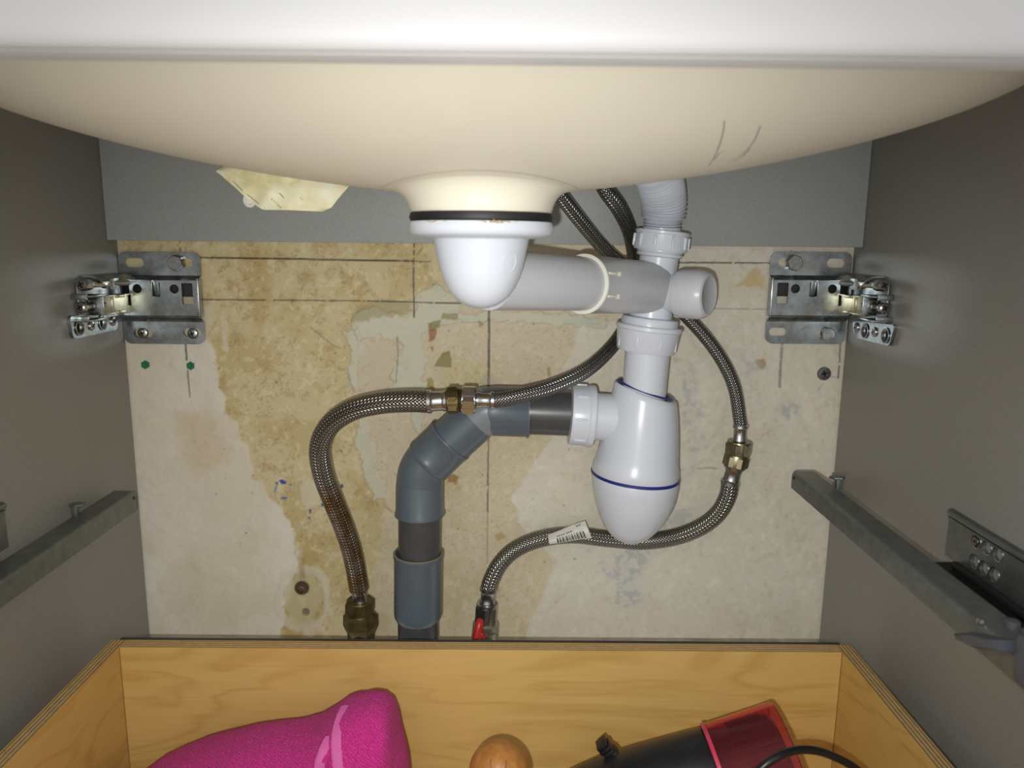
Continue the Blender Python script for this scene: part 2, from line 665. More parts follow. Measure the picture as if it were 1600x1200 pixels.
# mint-white filler ridges
for poly in ([(548, 488), (575, 478), (640, 492), (655, 460), (668, 448), (690, 442), (720, 470), (715, 510), (665, 520), (662, 620), (610, 610), (628, 530), (560, 525)],
             [(540, 520), (560, 512), (578, 545), (570, 610), (548, 608), (545, 560)],
             [(556, 640), (576, 660), (588, 700), (590, 735), (608, 775), (590, 785), (570, 740), (560, 700)],
             [(705, 485), (800, 488), (900, 486), (952, 500), (930, 512), (860, 505), (810, 508), (760, 505), (720, 500)],
             [(640, 620), (660, 610), (668, 660), (650, 680)]):
    mk = patch(poly, 2.0, 12)
    paint(mk, (208, 206, 186), .8)
    paint(mk * ss(n2, .5, .7), (198, 202, 182), .6)
    lift(mk, .0010)
    lift(mk * n2, .0006)
paint(patch([(575, 535), (612, 532), (618, 600), (560, 612), (556, 560)], 3, 6), (206, 194, 168), .8)
paint(patch([(880, 497), (930, 495), (935, 505), (890, 508)], 2, 4), (192, 204, 182), .8)
# torn scraps showing older layers
paint(patch([(556, 480), (590, 468), (640, 470), (640, 488), (580, 500), (548, 500)], 3, 8), (168, 156, 116), .7)
for poly, cc in (([(678, 572), (690, 552), (702, 548), (706, 575)], (148, 138, 84)), ([(671, 508), (684, 506), (680, 530), (671, 535)], (158, 116, 78)),
                 ([(670, 505), (690, 500), (688, 512), (676, 514)], (150, 144, 104)), ([(692, 490), (716, 490), (716, 500), (690, 498)], (160, 154, 116)),
                 ([(666, 592), (674, 590), (680, 615), (668, 618)], (166, 154, 96)), ([(855, 575), (861, 573), (861, 590), (855, 588)], (168, 160, 118)),
                 ([(748, 500), (758, 508), (750, 514)], (166, 148, 104)), ([(672, 542), (677, 542), (676, 550)], (150, 120, 80))):
    mk = patch(poly, 1.2, 2.5)
    paint(mk, cc, .9)
    lift(mk, -.0006)
paint(patch([(695, 744), (705, 738), (718, 745), (712, 758), (698, 756)], 2, 5), (150, 116, 54), .8)
paint(patch([(1178, 562), (1190, 558), (1196, 568), (1190, 578), (1182, 574)], 2, 5), (168, 140, 78), .8)
paint(patch([(1182, 418), (1195, 440), (1200, 452), (1150, 446), (1165, 430)], 4, 8), (200, 174, 118), .7)
paint(patch([(772, 836), (786, 832), (790, 842), (778, 846)], 1.5, 3), (180, 150, 96), .7)
# blue-grey scuffs
for poly, op in (([(1062, 560), (1085, 570), (1100, 690), (1080, 740), (1070, 660)], .5), ([(1066, 790), (1090, 800), (1060, 830), (1030, 830)], .4), ([(930, 885), (950, 878), (1000, 855), (1030, 862), (1000, 900), (998, 940), (965, 945), (968, 905)], .6),
                 ([(1218, 638), (1235, 626), (1250, 640), (1236, 660)], .6), ([(1140, 555), (1175, 552), (1200, 575), (1160, 585)], .35)):
    mk = patch(poly, 7, 12)
    paint(mk * ss(n3, .42, .62), (150, 156, 166), op)
    paint(mk, (196, 198, 194), op * .6)
# pencil lines
PENCIL = (62, 58, 54)
for pts, wd, op in (([(300, 402), (645, 408)], 2.2, .9), ([(645, 408), (672, 409)], 1.8, .6), ([(316, 468), (560, 470), (720, 474)], 1.7, .8), ([(1036, 410), (1206, 411)], 1.6, .85), ([(1056, 481), (1200, 483)], 1.3, .45),
                    ([(647, 378), (646, 440), (647, 495)], 2.0, .75), ([(660, 388), (650, 400)], 2.5, .35), ([(764, 486), (764, 560), (763, 612)], 2.6, .85), ([(763, 612), (763, 700), (762, 800)], 2.0, .75), ([(762, 800), (761, 880)], 1.6, .35),
                    ([(291, 530), (293, 562)], 2.2, .85), ([(294, 578), (297, 620)], 1.8, .7), ([(281, 376), (281, 392)], 1.6, .7), ([(1222, 536), (1219, 572), (1218, 604)], 3.2, .55), ([(1236, 392), (1235, 402)], 2.0, .7),
                    ([(1313, 530), (1309, 590)], 2.2, .7), ([(1297, 588), (1310, 590)], 1.2, .4), ([(1285, 600), (1278, 610)], 1.3, .3), ([(621, 525), (622, 560), (619, 598)], 1.4, .5), ([(690, 556), (700, 552)], 1.2, .3)):
    paint(line(pts, wd) * ss(n3, .18, .36), PENCIL, op)
paint(patch([(752, 585), (775, 590), (785, 602), (750, 600)], 6, 6), (150, 146, 134), .35)
# small cracks, chips and specks
for pts in ([(485, 512), (520, 540), (532, 545)], [(545, 585), (552, 612)], [(600, 790), (612, 800)], [(1090, 732), (1120, 732)]):
    mk = line(pts, 1.8, 5)
    paint(mk, (140, 128, 102), .5)
    lift(mk, -.0004)
for kx in range(70):
    x, y = rng.uniform(330, 900), rng.uniform(385, 1000)
    r = rng.uniform(1.0, 2.6)
    mk = 1 - ss(np.hypot(PX - x, PY - y), r * .4, r)
    paint(mk, (104, 88, 56), rng.uniform(.3, .8))
# round putty spot with blue pen ticks round it
mk = patch([(468, 762), (478, 750), (492, 750), (500, 765), (498, 785), (485, 793), (470, 786)], 3, 4)
paint(mk, (214, 206, 176), .8)
lift(mk, .0005)
for poly, cc in (([(435, 751), (440, 749), (448, 753), (446, 757), (440, 757)], (32, 66, 168)), ([(430, 754), (434, 753), (434, 758), (431, 757)], (40, 64, 150)), ([(429, 760), (434, 757), (431, 769), (427, 770)], (140, 150, 168)), ([(452, 756), (457, 756), (457, 759), (452, 759)], (110, 138, 150)),
                 ([(439, 776), (449, 777), (449, 780), (439, 780)], (72, 124, 156)), ([(496, 758), (504, 758), (504, 763), (497, 763)], (34, 84, 156)), ([(502, 786), (515, 787), (514, 791), (502, 791)], (42, 88, 156)), ([(482, 795), (487, 796), (485, 804), (484, 802)], (56, 60, 150)),
                 ([(482, 806), (485, 806), (485, 812), (481, 810)], (100, 130, 160)), ([(532, 757), (536, 757), (536, 763), (532, 762)], (24, 60, 140))):
    paint(patch(poly, .9, .8), cc, .95)
# chipped plaster round the old pipe stub
ring = 1 - ss(np.abs(np.hypot((PX - 474) / 1.0, (PY - 935) / 1.35) - 36 - (n2 - .5) * 22), 3, 9)
paint(ring, (214, 206, 184), .7)
lift(ring, .0006)
inr = 1 - ss(np.hypot((PX - 474), (PY - 935) / 1.3) + (n2 - .5) * 20, 28, 36)
paint(inr, (196, 186, 148), .7)
lift(inr, -.0005)
paint(patch([(468, 868), (476, 870), (475, 905), (468, 905)], 3, 4), (150, 116, 62), .5)
paint(1 - ss(np.hypot(PX - 472, PY - 918), 9, 14), (110, 104, 80), .6)
mk = 1 - ss(np.hypot(PX - 477, PY - 957), 4, 7)
paint(mk, (120, 112, 96), .9)
lift(mk, -.002)
# drilled hole next to the screw at the right
paint((1 - ss(np.hypot(PX - 229, PY - 534), 1.5, 3)), (90, 72, 48), .8)
paint((1 - ss(np.hypot(PX - 1336, PY - 700), 3, 8)) * 0, (0, 0, 0))
# damp film drips (glossy) stay part of the relief near the drain cup
lift(line([(666, 414), (667, 425), (672, 436)], 2.5, .5), .0012)

verts = np.stack([gx, -np.clip(hgt, -.0025, .0028), gz], -1).reshape(-1, 3)
idx = np.arange(NX * NZ).reshape(NZ, NX)
fc = np.stack([idx[:-1, :-1], idx[:-1, 1:], idx[1:, 1:], idx[1:, :-1]], -1).reshape(-1, 4)
me = bpy.data.meshes.new('wall_back')
me.vertices.add(len(verts))
me.vertices.foreach_set('co', verts.astype(np.float32).ravel())
me.loops.add(fc.size)
me.loops.foreach_set('vertex_index', fc.astype(np.int32).ravel())
me.polygons.add(len(fc))
me.polygons.foreach_set('loop_start', np.arange(0, fc.size, 4, dtype=np.int32))
me.update(calc_edges=True)
ca = me.color_attributes.new('Col', 'FLOAT_COLOR', 'POINT')
ca.data.foreach_set('color', np.concatenate([col.reshape(-1, 3), np.ones((len(verts), 1))], 1).astype(np.float32).ravel())
me.polygons.foreach_set('use_smooth', np.ones(len(fc), bool))
k = N('old_plaster', (200, 190, 160), .62, Specular_IOR_Level=.3)
at_ = k.n('ShaderNodeAttribute', attribute_name='Col')
nz = k.noise(k.obj(), 420, 5, .65)
nz2 = k.noise(k.obj(), 90, 5, .6)
c = k.mix(k.math('MULTIPLY', k.math('GREATER_THAN', nz, .66), .35), at_.outputs[0], k.mix(1.0, at_.outputs[0], (184, 172, 146), 'MULTIPLY'))
c = k.mix(k.math('MULTIPLY', nz2, .22), c, k.mix(1.0, c, (218, 208, 186), 'MULTIPLY'))
k.col(c)
k.bump(nz, .25, .0006)
me.materials.append(k.m)
wall = bpy.data.objects.new('wall_back', me)
C.objects.link(wall)
place(wall, (0, 0, 0))
wall['kind'] = 'structure'

# ---------------------------------------------------------------- vanity cabinet: side boards and rear rail
cab = thing('vanity_cabinet', (0, -.2, Z0 - .46), 'grey vanity cabinet carcass under the washbasin with a rear rail', 'cabinet')
TH = .016
YFRONT = -.372
ZTOP = Z0 + .088
for sgn in (-1, 1):
    b = B()
    x0, x1 = sorted((sgn * W2, sgn * (W2 + TH)))
    b.bx((x0, YFRONT, Z0 - .46), (x1, -.0035, ZTOP), .0006)
    obj('side_panel', b, M['board'], cab)
b = B()
zr = at(750, 381, -.019).z
b.bx((-W2, -.019, zr), (W2, -.0035, ZTOP), .0006)
obj('rear_rail', b, M['railboard'], cab)

# ---------------------------------------------------------------- washbasin
SX, SYc = 0.0008, -0.216
SA, SB, SH, SZ, SP, SN = 0.2722, 0.137, 0.0653, Z0 + 0.0222, 1.557, 1.98


def bowl_z(x, y):
    r = ((abs(x - SX) / SA) ** SN + (abs(y - SYc) / SB) ** SN) ** (1 / SN)
    return SZ + SH * (1 - (1 - min(r, 1) ** SP) ** (1 / SP))


def lip_z(t):
    return at(800, 78, -.365).z


basin = thing('washbasin', (0, -.19, Z0 + .02), 'white ceramic washbasin with warm bounce light coloured into the bowl underside above the drain', 'washbasin')
b = B()
rr = []
na, nr = 96, 40
b.mi = 0
for j in range(nr + 1):
    rho = math.sin(j / nr * math.pi / 2)
    ring_ = []
    for i in range(na):
        a = 2 * math.pi * i / na
        ca_, sa_ = math.cos(a), math.sin(a)
        q = (abs(ca_) ** SN + abs(sa_) ** SN) ** (-1 / SN)
        x, y = SX + SA * rho * q * ca_, SYc + SB * rho * q * sa_
        ring_.append(Vector((x, y, bowl_z(x, y))))
    rr.append(ring_)
b.rings(rr, False, False)
# flat underside above the bowl rim
b.mi = 0
zu = SZ + SH - .0008
b.bx((-.306, -.350, zu), (.306, -.0035, zu + .012), .001)
obj('bowl', b, M['bounce_cream'], basin, 60)
# apron: front face with a rounded lower edge, a groove and a second lip
b = B()
A1 = at(800, 78, -.366)
z1 = A1.z
prof = []
yf = -.366
prof += [(yf, z1 + .075), (yf, z1 + .008)]
for a in range(0, 91, 15):
    prof.append((yf + .005 - .005 * math.cos(math.radians(a)), z1 + .0055 - .0055 * math.sin(math.radians(a))))
prof += [(yf + .0070, z1 + .0003), (yf + .0076, z1 + .0014), (yf + .0084, z1 + .0014), (yf + .0086, z1 + .0007), (yf + .0088, z1 + .0004), (yf + .0093, z1 + .0002)]
prof += [(yf + .0215, z1 + .0003), (yf + .0222, z1 + .0012), (yf + .0222, z1 + .0020), (yf + .0215, z1 + .04), (yf + .0215, z1 + .075)]
rr = [[Vector((x, y, z)) for y, z in prof] for x in np.linspace(-.310, .310, 24)]
b.rings(rr, True, True)
obj('apron', b, M['ceramic'], basin, 40)
b = B()
b.bx((-.306, -.345, z1 + .066), (.306, -.0035, z1 + .080), .002)
obj('deck', b, M['ceramic'], basin)
# drain collar
FC = at(748, 335, -.215)
zc = FC.z
XC, YC = at(752, 320, -.215).x, -.215
px = mpp(FC)
b = B()
rr = []
for r_, t_ in ((.0345, .0), (.0350, .06), (.0354, .2), (.0362, .42), (.0374, .62), (.0392, .80), (.0415, .92), (.0445, .985), (.0480, 1.0)):
    ring_ = []
    for i in range(64):
        a = 2 * math.pi * i / 64
        zt_ = bowl_z(XC + .048 * math.cos(a), YC + .048 * math.sin(a)) - .0003
        ring_.append(Vector((XC + r_ * math.cos(a), YC + r_ * math.sin(a), zc + .0005 + (zt_ - zc - .0005) * t_)))
    rr.append(ring_)
b.rings(rr, True, False)
obj('drain_collar', b, M['bounce_cream'], basin, 60)
# pencil scuffs on the bowl
b = B()
for pts in ([(1132, 188), (1130, 205), (1122, 232), (1108, 258)], [(1188, 196), (1178, 220), (1160, 240), (1136, 253)], [(1172, 232), (1160, 244), (1146, 252)], [(1115, 250), (1125, 238), (1134, 234)]):
    P = []
    for (x, y) in pts:
        lo, hi = -.30, -.17
        for _ in range(30):                     # where the sight line meets the bowl
            m_ = (lo + hi) / 2
            p = at(x, y, m_)
            if p.z > bowl_z(p.x, p.y):
                hi = m_
            else:
                lo = m_
        p = at(x, y, (lo + hi) / 2)
        P.append(p)
    b.tube(spl(P, 5), .00032, 6)
obj('scuff_mark', b, M['pencil'], basin, label='grey pencil scuffs on the bowl')

# ---------------------------------------------------------------- siphon
sip = thing('siphon', (.06, -.12, Z0 - .17), 'white plastic bottle siphon with blue seals hanging from the basin drain', 'siphon')
AX = Vector((0, 0, 1))
b = B()
b.lathe((XC, YC, zc - .0038), AX, [(.0335, 0), (.0352, .0006), (.0356, .0022), (.0350, .0042), (.0335, .0048)], 56)
obj('gasket', b, M['rubber'], sip)
prof = [(.0352, -.0038), (.0358, -.0050), (.0360, -.0075), (.0352, -.0095), (.0330, -.0107), (.0285, -.0112), (.0262, -.0118)]
for y, r in ((362, 77), (380, 74), (400, 70), (420, 65.5), (435, 60.5), (450, 53.5), (462, 45), (471, 35), (477, 24), (481, 11), (482, 0)):
    prof.append((r * px, at(748, y, YC).z - zc - (0.0012 if y < 365 else 0)))
b = B()
b.lathe((XC, YC, zc), AX, prof, 56, True, False)
cup = obj('waste_cup', b, M['white'], sip, 50)
b = B()
zs = sorted((zc + t, r) for r, t in prof)
pts_ = []
for t_ in np.linspace(0, 2 * math.pi, 28):
    z_ = at(748, 408, YC).z + .0050 * math.sin(t_)
    r_ = float(np.interp(z_, [q[0] for q in zs], [q[1] for q in zs]))
    f_ = .72 + .0042 * math.cos(t_) / r_
    pts_.append(Vector((XC + r_ * math.sin(f_), YC - r_ * math.cos(f_), z_)))
b.tube(pts_, .00022, 6)
obj('moulding_mark', b, M['white'], cup)
# rusty deposit under the gasket
b = B()
for x0_, x1_, r in ((742, 812, .0007), (760, 790, .0011), (664, 684, .0007), (688, 700, .0004)):
    a0_, a1_ = [math.asin((at(x, 338, YC - .03).x - XC) / .0354) for x in (x0_, x1_)]
    P = [Vector((XC + .0353 * math.sin(a), YC - .0353 * math.cos(a), zc - .0044 + .0003 * math.sin(a * 40))) for a in np.linspace(a0_, a1_, 18)]
    b.tube(P, [max(.0001, r * math.sin(math.pi * i / 17) * (.6 + .4 * math.sin(i * 2.1))) for i in range(18)], 8)
obj('limescale', b, M['scale'], cup)

YT = -.060
T0 = at(1022, 450, YT)
A0 = at(765, 436, -.192)
ax = (T0 - A0)
L = ax.length
ax.normalize()
b = B()
b.lathe(A0, ax, [(.0166, 0), (.0165, L * .75)], 40)
obj('outlet_pipe', b, M['grey_white'], sip)
b = B()
b.lathe(A0 + ax * (L * .50), ax, [(.0168, -.0002), (.0186, 0), (.0187, .0018), (.0184, .0028), (.0182, .02), (.0180, L * .5 - .006), (.0150, L * .5 + .004)], 48)
sleeve = obj('pipe_sleeve', b, M['grey_white'], sip)
b = B()
b.lathe(A0 + ax * (L * .50 - .0003), ax, [(.0179, -.0002), (.0186, -.0002), (.0188, .0003), (.0188, .0006), (.0184, .0008)], 48)
obj('sleeve_rim', b, M['cream_plastic'], sleeve)
for ty in (434, 466):
    p = at(934, ty, -.11)
    q = A0 + ax * (p - A0).dot(ax)
    rad = (CAM - q)
    rad = (rad - ax * rad.dot(ax)).normalized()
    up = ax.cross(rad)
    s_ = -.0075 if ty == 434 else .0065
    o = A0 + ax * (L * .5 + .008)
    h_ = math.sqrt(.0184 ** 2 - s_ ** 2)
    pp = o + up * s_ * (1 if up.z < 0 else -1) + rad * h_
    b = B()
    b.box(pp, (.012, .0016, .0016), (ax, up, rad), .0004)
    b.lathe(pp + ax * .0055 - rad * .001, rad, [(.0017, 0), (.0016, .0022), (.0006, .0024)], 12)
    obj('retaining_tab', b, M['cream_plastic'], sleeve)

# upright tee
tA, tB = at(1033, 380, YT), at(1014, 512, YT)
tx = (tA - tB).normalized()


def rp(px_, y, Y=YT, x=1020):
    return px_ * mpp(at(x, y, Y))


def on_axis(y, pA=tA, pB=tB, yA=380, yB=512):
    return pA + (pB - pA) * ((y - yA) / (yB - yA))


b = B()
o = on_axis(512)
prof = []
for y, r in ((516, 44), (500, 44), (496, 42.5), (494, 33), (440, 31), (402, 30), (400, 35), (396, 36), (395, 34), (393, 36), (391, 36), (389, 33), (380, 33)):
    prof.append((rp(r, y), (on_axis(y) - o).dot(tx)))
b.lathe(o, tx, prof, 48)
obj('tee_body', b, M['white'], sip)
# blind stub facing right and forward
sd = Vector((.80, -.60, .0)).normalized()
b = B()
b.lathe(T0 + Vector((0, 0, -.003)), sd, [(.0130, .008), (.0135, .0185), (.0160, .0195), (.0168, .0215), (.0168, .034), (.0162, .0375), (.0146, .0405), (.0128, .0412), (.0122, .0408)], 44)
b.mi = 1
b.lathe(T0 + Vector((0, 0, -.003)), sd, [(.0122, .0405), (.0118, .0392), (.0001, .0388)], 44, False, False)
obj('blind_cap', b, [M['grey_white'], M['recess']], sip)


def nut(name, y0, y1, r0, r1, A, Bq, yA, yB, Y, ribs, mat=M['white'], xx=1020):
    """A ribbed plastic union nut between two heights on an axis."""
    oa = on_axis(y1, A, Bq, yA, yB)
    up = (A - Bq).normalized()
    h = (on_axis(y0, A, Bq, yA, yB) - oa).length
    ra, rb = rp(r0, y0, Y), rp(r1, y1, Y)
    b = B()
    b.lathe(oa, up, [(rb * .80, 0), (rb * .96, .0002), (rb, .0015), (ra * .985, h * .78), (ra * .99, h * .8), (ra * 1.03, h * .84), (ra * 1.03, h * .96), (ra * .99, h), (ra * .8, h)], 48)
    x, y, z = frame(up)
    for i in range(ribs):
        a = 2 * math.pi * (i + .35) / ribs
        d = x * math.cos(a) + y * math.sin(a)
        b.box(oa + d * (rb * .985) + up * (h * .45), (.0026, .0016, h * .62), (d, up.cross(d), up), .0006)
    return obj(name, b, mat, sip)


b = B()
nut('overflow_nut', 361, 392, 41, 42, tA, tB, 380, 512, YT, 10)
nut('union_nut', 507, 550, 50, 46, tA, tB, 380, 512, YT, 8)
# dip tube
dA, dB = at(1012, 545, YT), at(1004, 640, YT)
b = B()
dz = (dA - dB).normalized()
b.lathe(dB, dz, [(rp(33.5, 640), -.005), (rp(34, 600), (dA - dB).length * .5), (rp(35, 548), (dA - dB).length)], 40)
obj('dip_tube', b, M['white'], sip)

# bottle trap: rings (centre px, y, radius px, slope)
YB = -.056


def tring(cx, y, r, slope, seg=56):
    c = at(cx, y, YB)
    R = r * mpp(c)
    out = []
    for i in range(seg):
        a = 2 * math.pi * i / seg
        out.append(c + Vector((R * math.cos(a), R * math.sin(a), -slope * R * math.cos(a))))
    return out


b = B()
b.rings([tring(1008, 616, 37, .33), tring(1008, 612, 40, .33), tring(1008, 611, 46, .33), tring(1008, 613, 49, .31), tring(1007.5, 622, 50.5, .26), tring(1004, 645, 55, .15), tring(1001, 670, 58.5, .09), tring(998.5, 695, 61, .07), tring(996, 712, 63, .07),
         tring(994.5, 721, 64.5, .08), tring(993, 728, 67, .08), tring(992, 738, 67.5, .08), tring(992, 742, 66, .08)], False, True)
body = obj('trap_body', b, M['white'], sip, 50)
b = B()
b.rings([tring(1007, 616, 33, .33), tring(1008, 608, 36, .33), tring(1008, 606.5, 41, .33), tring(1008, 609, 45, .33)], False, False)
obj('upper_seal', b, M['blue_ring'], body)
b = B()
b.rings([tring(992, 739, 66.5, .08), tring(992, 740, 68.6, .08), tring(992, 743, 68.8, .08), tring(992, 744.5, 67, .08)], False, False)
obj('lower_seal', b, M['blue_ring'], body)
b = B()
b.rings([tring(992, 742, 66.5, .08), tring(992, 745, 68, .08), tring(991.5, 760, 66.6, .07), tring(991, 777, 63.5, .05), tring(990, 793, 58.5, .03), tring(988.5, 808, 51.5, .02), tring(987, 821, 43.5, .0), tring(986, 832, 34, 0), tring(985.5, 840, 24.5, 0), tring(985.5, 845, 15, 0), tring(985.5, 847.5, 7, 0), tring(985.5, 848, .1, 0)], True, False)
obj('trap_cup', b, M['white'], sip, 60)
# outlet branch to the left
oA, oB = at(985, 655, YB), at(905, 649, YB)
od = (oB - oA).normalized()
s1 = (oB - oA).length
m1 = mpp(oB)
b = B()
b.lathe(oA, od, [(37 * m1, 0), (37 * m1, s1 * .95)], 40)
obj('outlet_branch', b, M['white'], sip)
b = B()
oN = oA + od * (s1 * .72)
b.lathe(oN, od, [(36 * m1, -.0002), (47.5 * m1, 0), (49 * m1, .0010), (49 * m1, .0042), (47.4 * m1, .0052), (47.4 * m1, .0145), (46 * m1, .0172), (34 * m1, .0180)], 48)
x, y, z = frame(od)
for i in range(8):
    a = 2 * math.pi * (i + .1) / 8
    d = x * math.cos(a) + y * math.sin(a)
    b.box(oN + d * (47.0 * m1) + od * .0105, (.0026, .0016, .008), (d, od.cross(d), od), .0006)
obj('outlet_nut', b, M['white'], sip)

# ---------------------------------------------------------------- corrugated overflow hose
P = spl([at(1033, 368, YT), at(1035, 345, YT - .001), at(1037, 318, YT - .004), at(1033, 290, YT - .010), at(1020, 258, YT - .020), at(1000, 225, YT - .035)], 10)
cum, pts, rad = [0], [], []
for i in range(1, len(P)):
    cum.append(cum[-1] + (P[i] - P[i - 1]).length)
s_ = 0
while s_ < cum[-1]:
    i = max(k_ for k_ in range(len(cum) - 1) if cum[k_] <= s_)
    t = (s_ - cum[i]) / (cum[i + 1] - cum[i])
    pts.append(P[i].lerp(P[i + 1], t))
    ph = (s_ / .0025) % 1
    big = 15.6e-3 if s_ > .0125 else 13.6e-3
    rad.append(big - .0026 * (1 - abs(2 * ph - 1)) ** 1.3 if s_ > .006 else 13e-3)
    s_ += .00035
b = B()
b.tube(pts, rad, 40)
obj('corrugated_hose', b, M['white'], None, 30, label='white corrugated overflow hose rising from the siphon behind the bowl', cat='hose')

# ---------------------------------------------------------------- grey waste pipe
waste = thing('waste_pipe', (at(655, 990, -.055).x, -.055, Z0 - .42), 'grey plastic waste pipe with angled elbows running down the wall', 'pipe')
YW = -.055
pj = lambda x, y: at(x, y, YW)
R0 = 35.5 * mpp(pj(850, 644))
b = B()
b.tube([pj(893, 646), pj(800, 642.5)], R0, 40)
obj('straight_pipe', b, M['pvc_dark'], waste)
# elbow beside the trap
d1 = (pj(765, 641.5) - pj(826, 643)).normalized()
d2 = (pj(640, 745) - pj(716, 680)).normalized()
RS = 39.5 * mpp(pj(800, 642))
b = B()
o = pj(827, 643.5)
Ls = (pj(762, 641) - o).length
b.lathe(o, d1, [(R0, -.0002), (RS * 1.045, 0), (RS * 1.045, .0014), (RS, .0024), (RS * .99, Ls * .85), (RS * .955, Ls)], 44)
RE = 37.5 * mpp(pj(720, 680))
b.tube(spl([pj(768, 641), pj(757, 643), pj(746, 651), pj(735, 661), pj(700, 692.5), pj(682, 709)], 6), RE, 44)
elbow = obj('elbow', b, M['pvc'], waste, 40)
b = B()
b.tube([pj(764, 641.3), pj(757.5, 643), pj(750, 648.5), pj(744, 654)], RE * 1.035, 40, False)
obj('clear_film', b, M['film'], elbow, label='scrap of clear film')
# second elbow: socket along the slope, bend, spigot down
b = B()
RS2 = 40.5 * mpp(pj(690, 700))
e0 = pj(704.5, 686.5)
de = (pj(668, 722) - e0).normalized()
Le = (pj(666, 722) - e0).length
b.lathe(e0, de, [(RE, -.0002), (RS2 * .995, 0), (RS2, .0006), (RS2, .0018), (RS2 * .975, .0024), (RS2 * .97, Le * .8), (RS2 * .99, Le * .84), (RS2 * .99, Le * .93), (RE, Le)], 44)
b.tube(spl([pj(672, 717), pj(664, 727), pj(658, 740), pj(655.5, 758), pj(655.5, 775)], 6), [RE * .985] * 25, 44)
elbow2 = obj('elbow', b, M['pvc'], waste, 40)
b = B()
RS3 = 37.2 * mpp(pj(655, 790))
v0 = pj(655.5, 804)
dv = (pj(655.5, 746) - v0).normalized()
b.lathe(v0, dv, [(RS3 * .9, -.0003), (RS3 * 1.045, 0), (RS3 * 1.045, .0016), (RS3 * 1.0, .0035), (RS3 * .985, .024), (RS3 * .96, .0265), (RE * .9, .027)], 44)
obj('socket', b, M['pvc'], waste, 40)
b = B()
RV = 33 * mpp(pj(655, 840))
b.tube([pj(655.5, 790), pj(655.5, 880)], RV, 40)
obj('straight_pipe', b, M['pvc_dark'], waste)
b = B()
c0, c1 = pj(653, 968), pj(653.5, 864)
RC = 37 * mpp(c0)
Lc = (c1 - c0).length
b.lathe(c0, (c1 - c0), [(RC * .86, -.0002), (RC * .90, .0004), (RC * .985, .0035), (RC, .006), (RC, Lc - .005), (RC * 1.03, Lc - .0035), (RC * 1.035, Lc - .0008), (RC * 1.02, Lc), (RC * .93, Lc), (RC * .90, Lc - .004)], 44)
coupl = obj('coupling_sleeve', b, M['pvc'], waste, 40)
b = B()
b.lathe(c1, (c1 - c0), [(RC * 1.0, -.0006), (RC * 1.038, -.0004), (RC * 1.038, .0001), (RC * .97, .0002)], 44, False, False)
obj('sealing_lip', b, N('olive_lip', (132, 126, 100), .5).m, coupl)
b = B()
RL = 31.5 * mpp(pj(653, 985))
b.tube([pj(653, 955), Vector((pj(653, 985).x, YW, Z0 - .42))], RL, 40)
obj('straight_pipe', b, M['pvc_dark'], waste)


# ---------------------------------------------------------------- hoses
def seg_path(spec, n=8):
    return spl([at(*p) for p in spec], n)


def hose(name, spec, wpx, mat, label, n=10, seg=24):
    P = seg_path(spec, n)
    mid_ = P[len(P) // 2]
    r = wpx / 2 * mpp(mid_)
    t = thing(name, (mid_.x, mid_.y, min(p.z for p in P)), label, 'hose')
    b = B()
    b.tube(P, r, seg)
    obj('braided_sleeve', b, mat, t, 60)
    return t, P, r


def ferrule(t, p0, p1, r, mat=M['chrome'], name='ferrule'):
    """A crimped ferrule from the hose end p0 to the nut p1."""
    p0, p1 = Vector(p0), Vector(p1)
    L = (p1 - p0).length
    b = B()
    b.lathe(p0, p1 - p0, [(r * .95, -.0005), (r * 1.12, 0), (r * 1.14, L * .16), (r * 1.02, L * .20), (r * .94, L * .30), (r * .92, L * .72), (r * 1.0, L * .78), (r * 1.02, L * .92), (r * .85, L)], 28)
    return obj(name, b, mat, t)


def hexnut(t, p0, p1, r, mat, name='hex_nut', a0=0.2):
    p0, p1 = Vector(p0), Vector(p1)
    L = (p1 - p0).length
    b = B()
    b.lathe(p0, p1 - p0, [(r * .84, 0), (r, L * .12), (r, L * .88), (r * .84, L)], 6, a0=a0)
    b.lathe(p0, p1 - p0, [(r * .86, -L * .02), (r * .88, L * .04), (r * .88, L * .96), (r * .86, L * 1.02)], 28)
    return obj(name, b, mat, t, 20)


# tap hose that bends round behind the siphon to the left
h2, P2, r2 = hose('tap_hose', [(915, 235, -.068), (932, 266, -.072), (946, 297, -.072), (966, 325, -.066), (983, 360, -.046), (991, 400, -.022), (993, 450, -.013), (985, 492, -.018), (962, 534, -.038), (918, 577, -.066), (862, 605, -.080), (805, 620, -.087), (768, 626, -.088)], 22, M['braid_thin'],
                  'thin braided tap hose looping behind the siphon to the left coupling')
ferrule(h2, at(772, 626, -.088), at(743, 625, -.088), r2 * 1.02)
hexnut(h2, at(743, 625, -.088), at(722, 624.5, -.088), 24 * mpp(at(735, 625, -.088)), M['chrome'], a0=.62)
# tap hose that runs on to the right
h1, P1, r1 = hose('tap_hose', [(830, 235, -.068), (848, 268, -.072), (871, 300, -.072), (906, 345, -.062), (940, 385, -.048), (968, 410, -.037), (1015, 442, -.028), (1072, 494, -.030), (1118, 548, -.032), (1146, 602, -.034), (1157, 664, -.035)], 21, M['braid_thin'],
                  'thin braided tap hose curving right of the siphon to the right coupling')
ferrule(h1, at(1157, 664, -.035), at(1155, 690, -.035), r1 * 1.05)
hexnut(h1, at(1155, 690, -.035), at(1153, 711, -.035), 21 * mpp(at(1155, 700, -.035)), M['brass'], a0=.5)
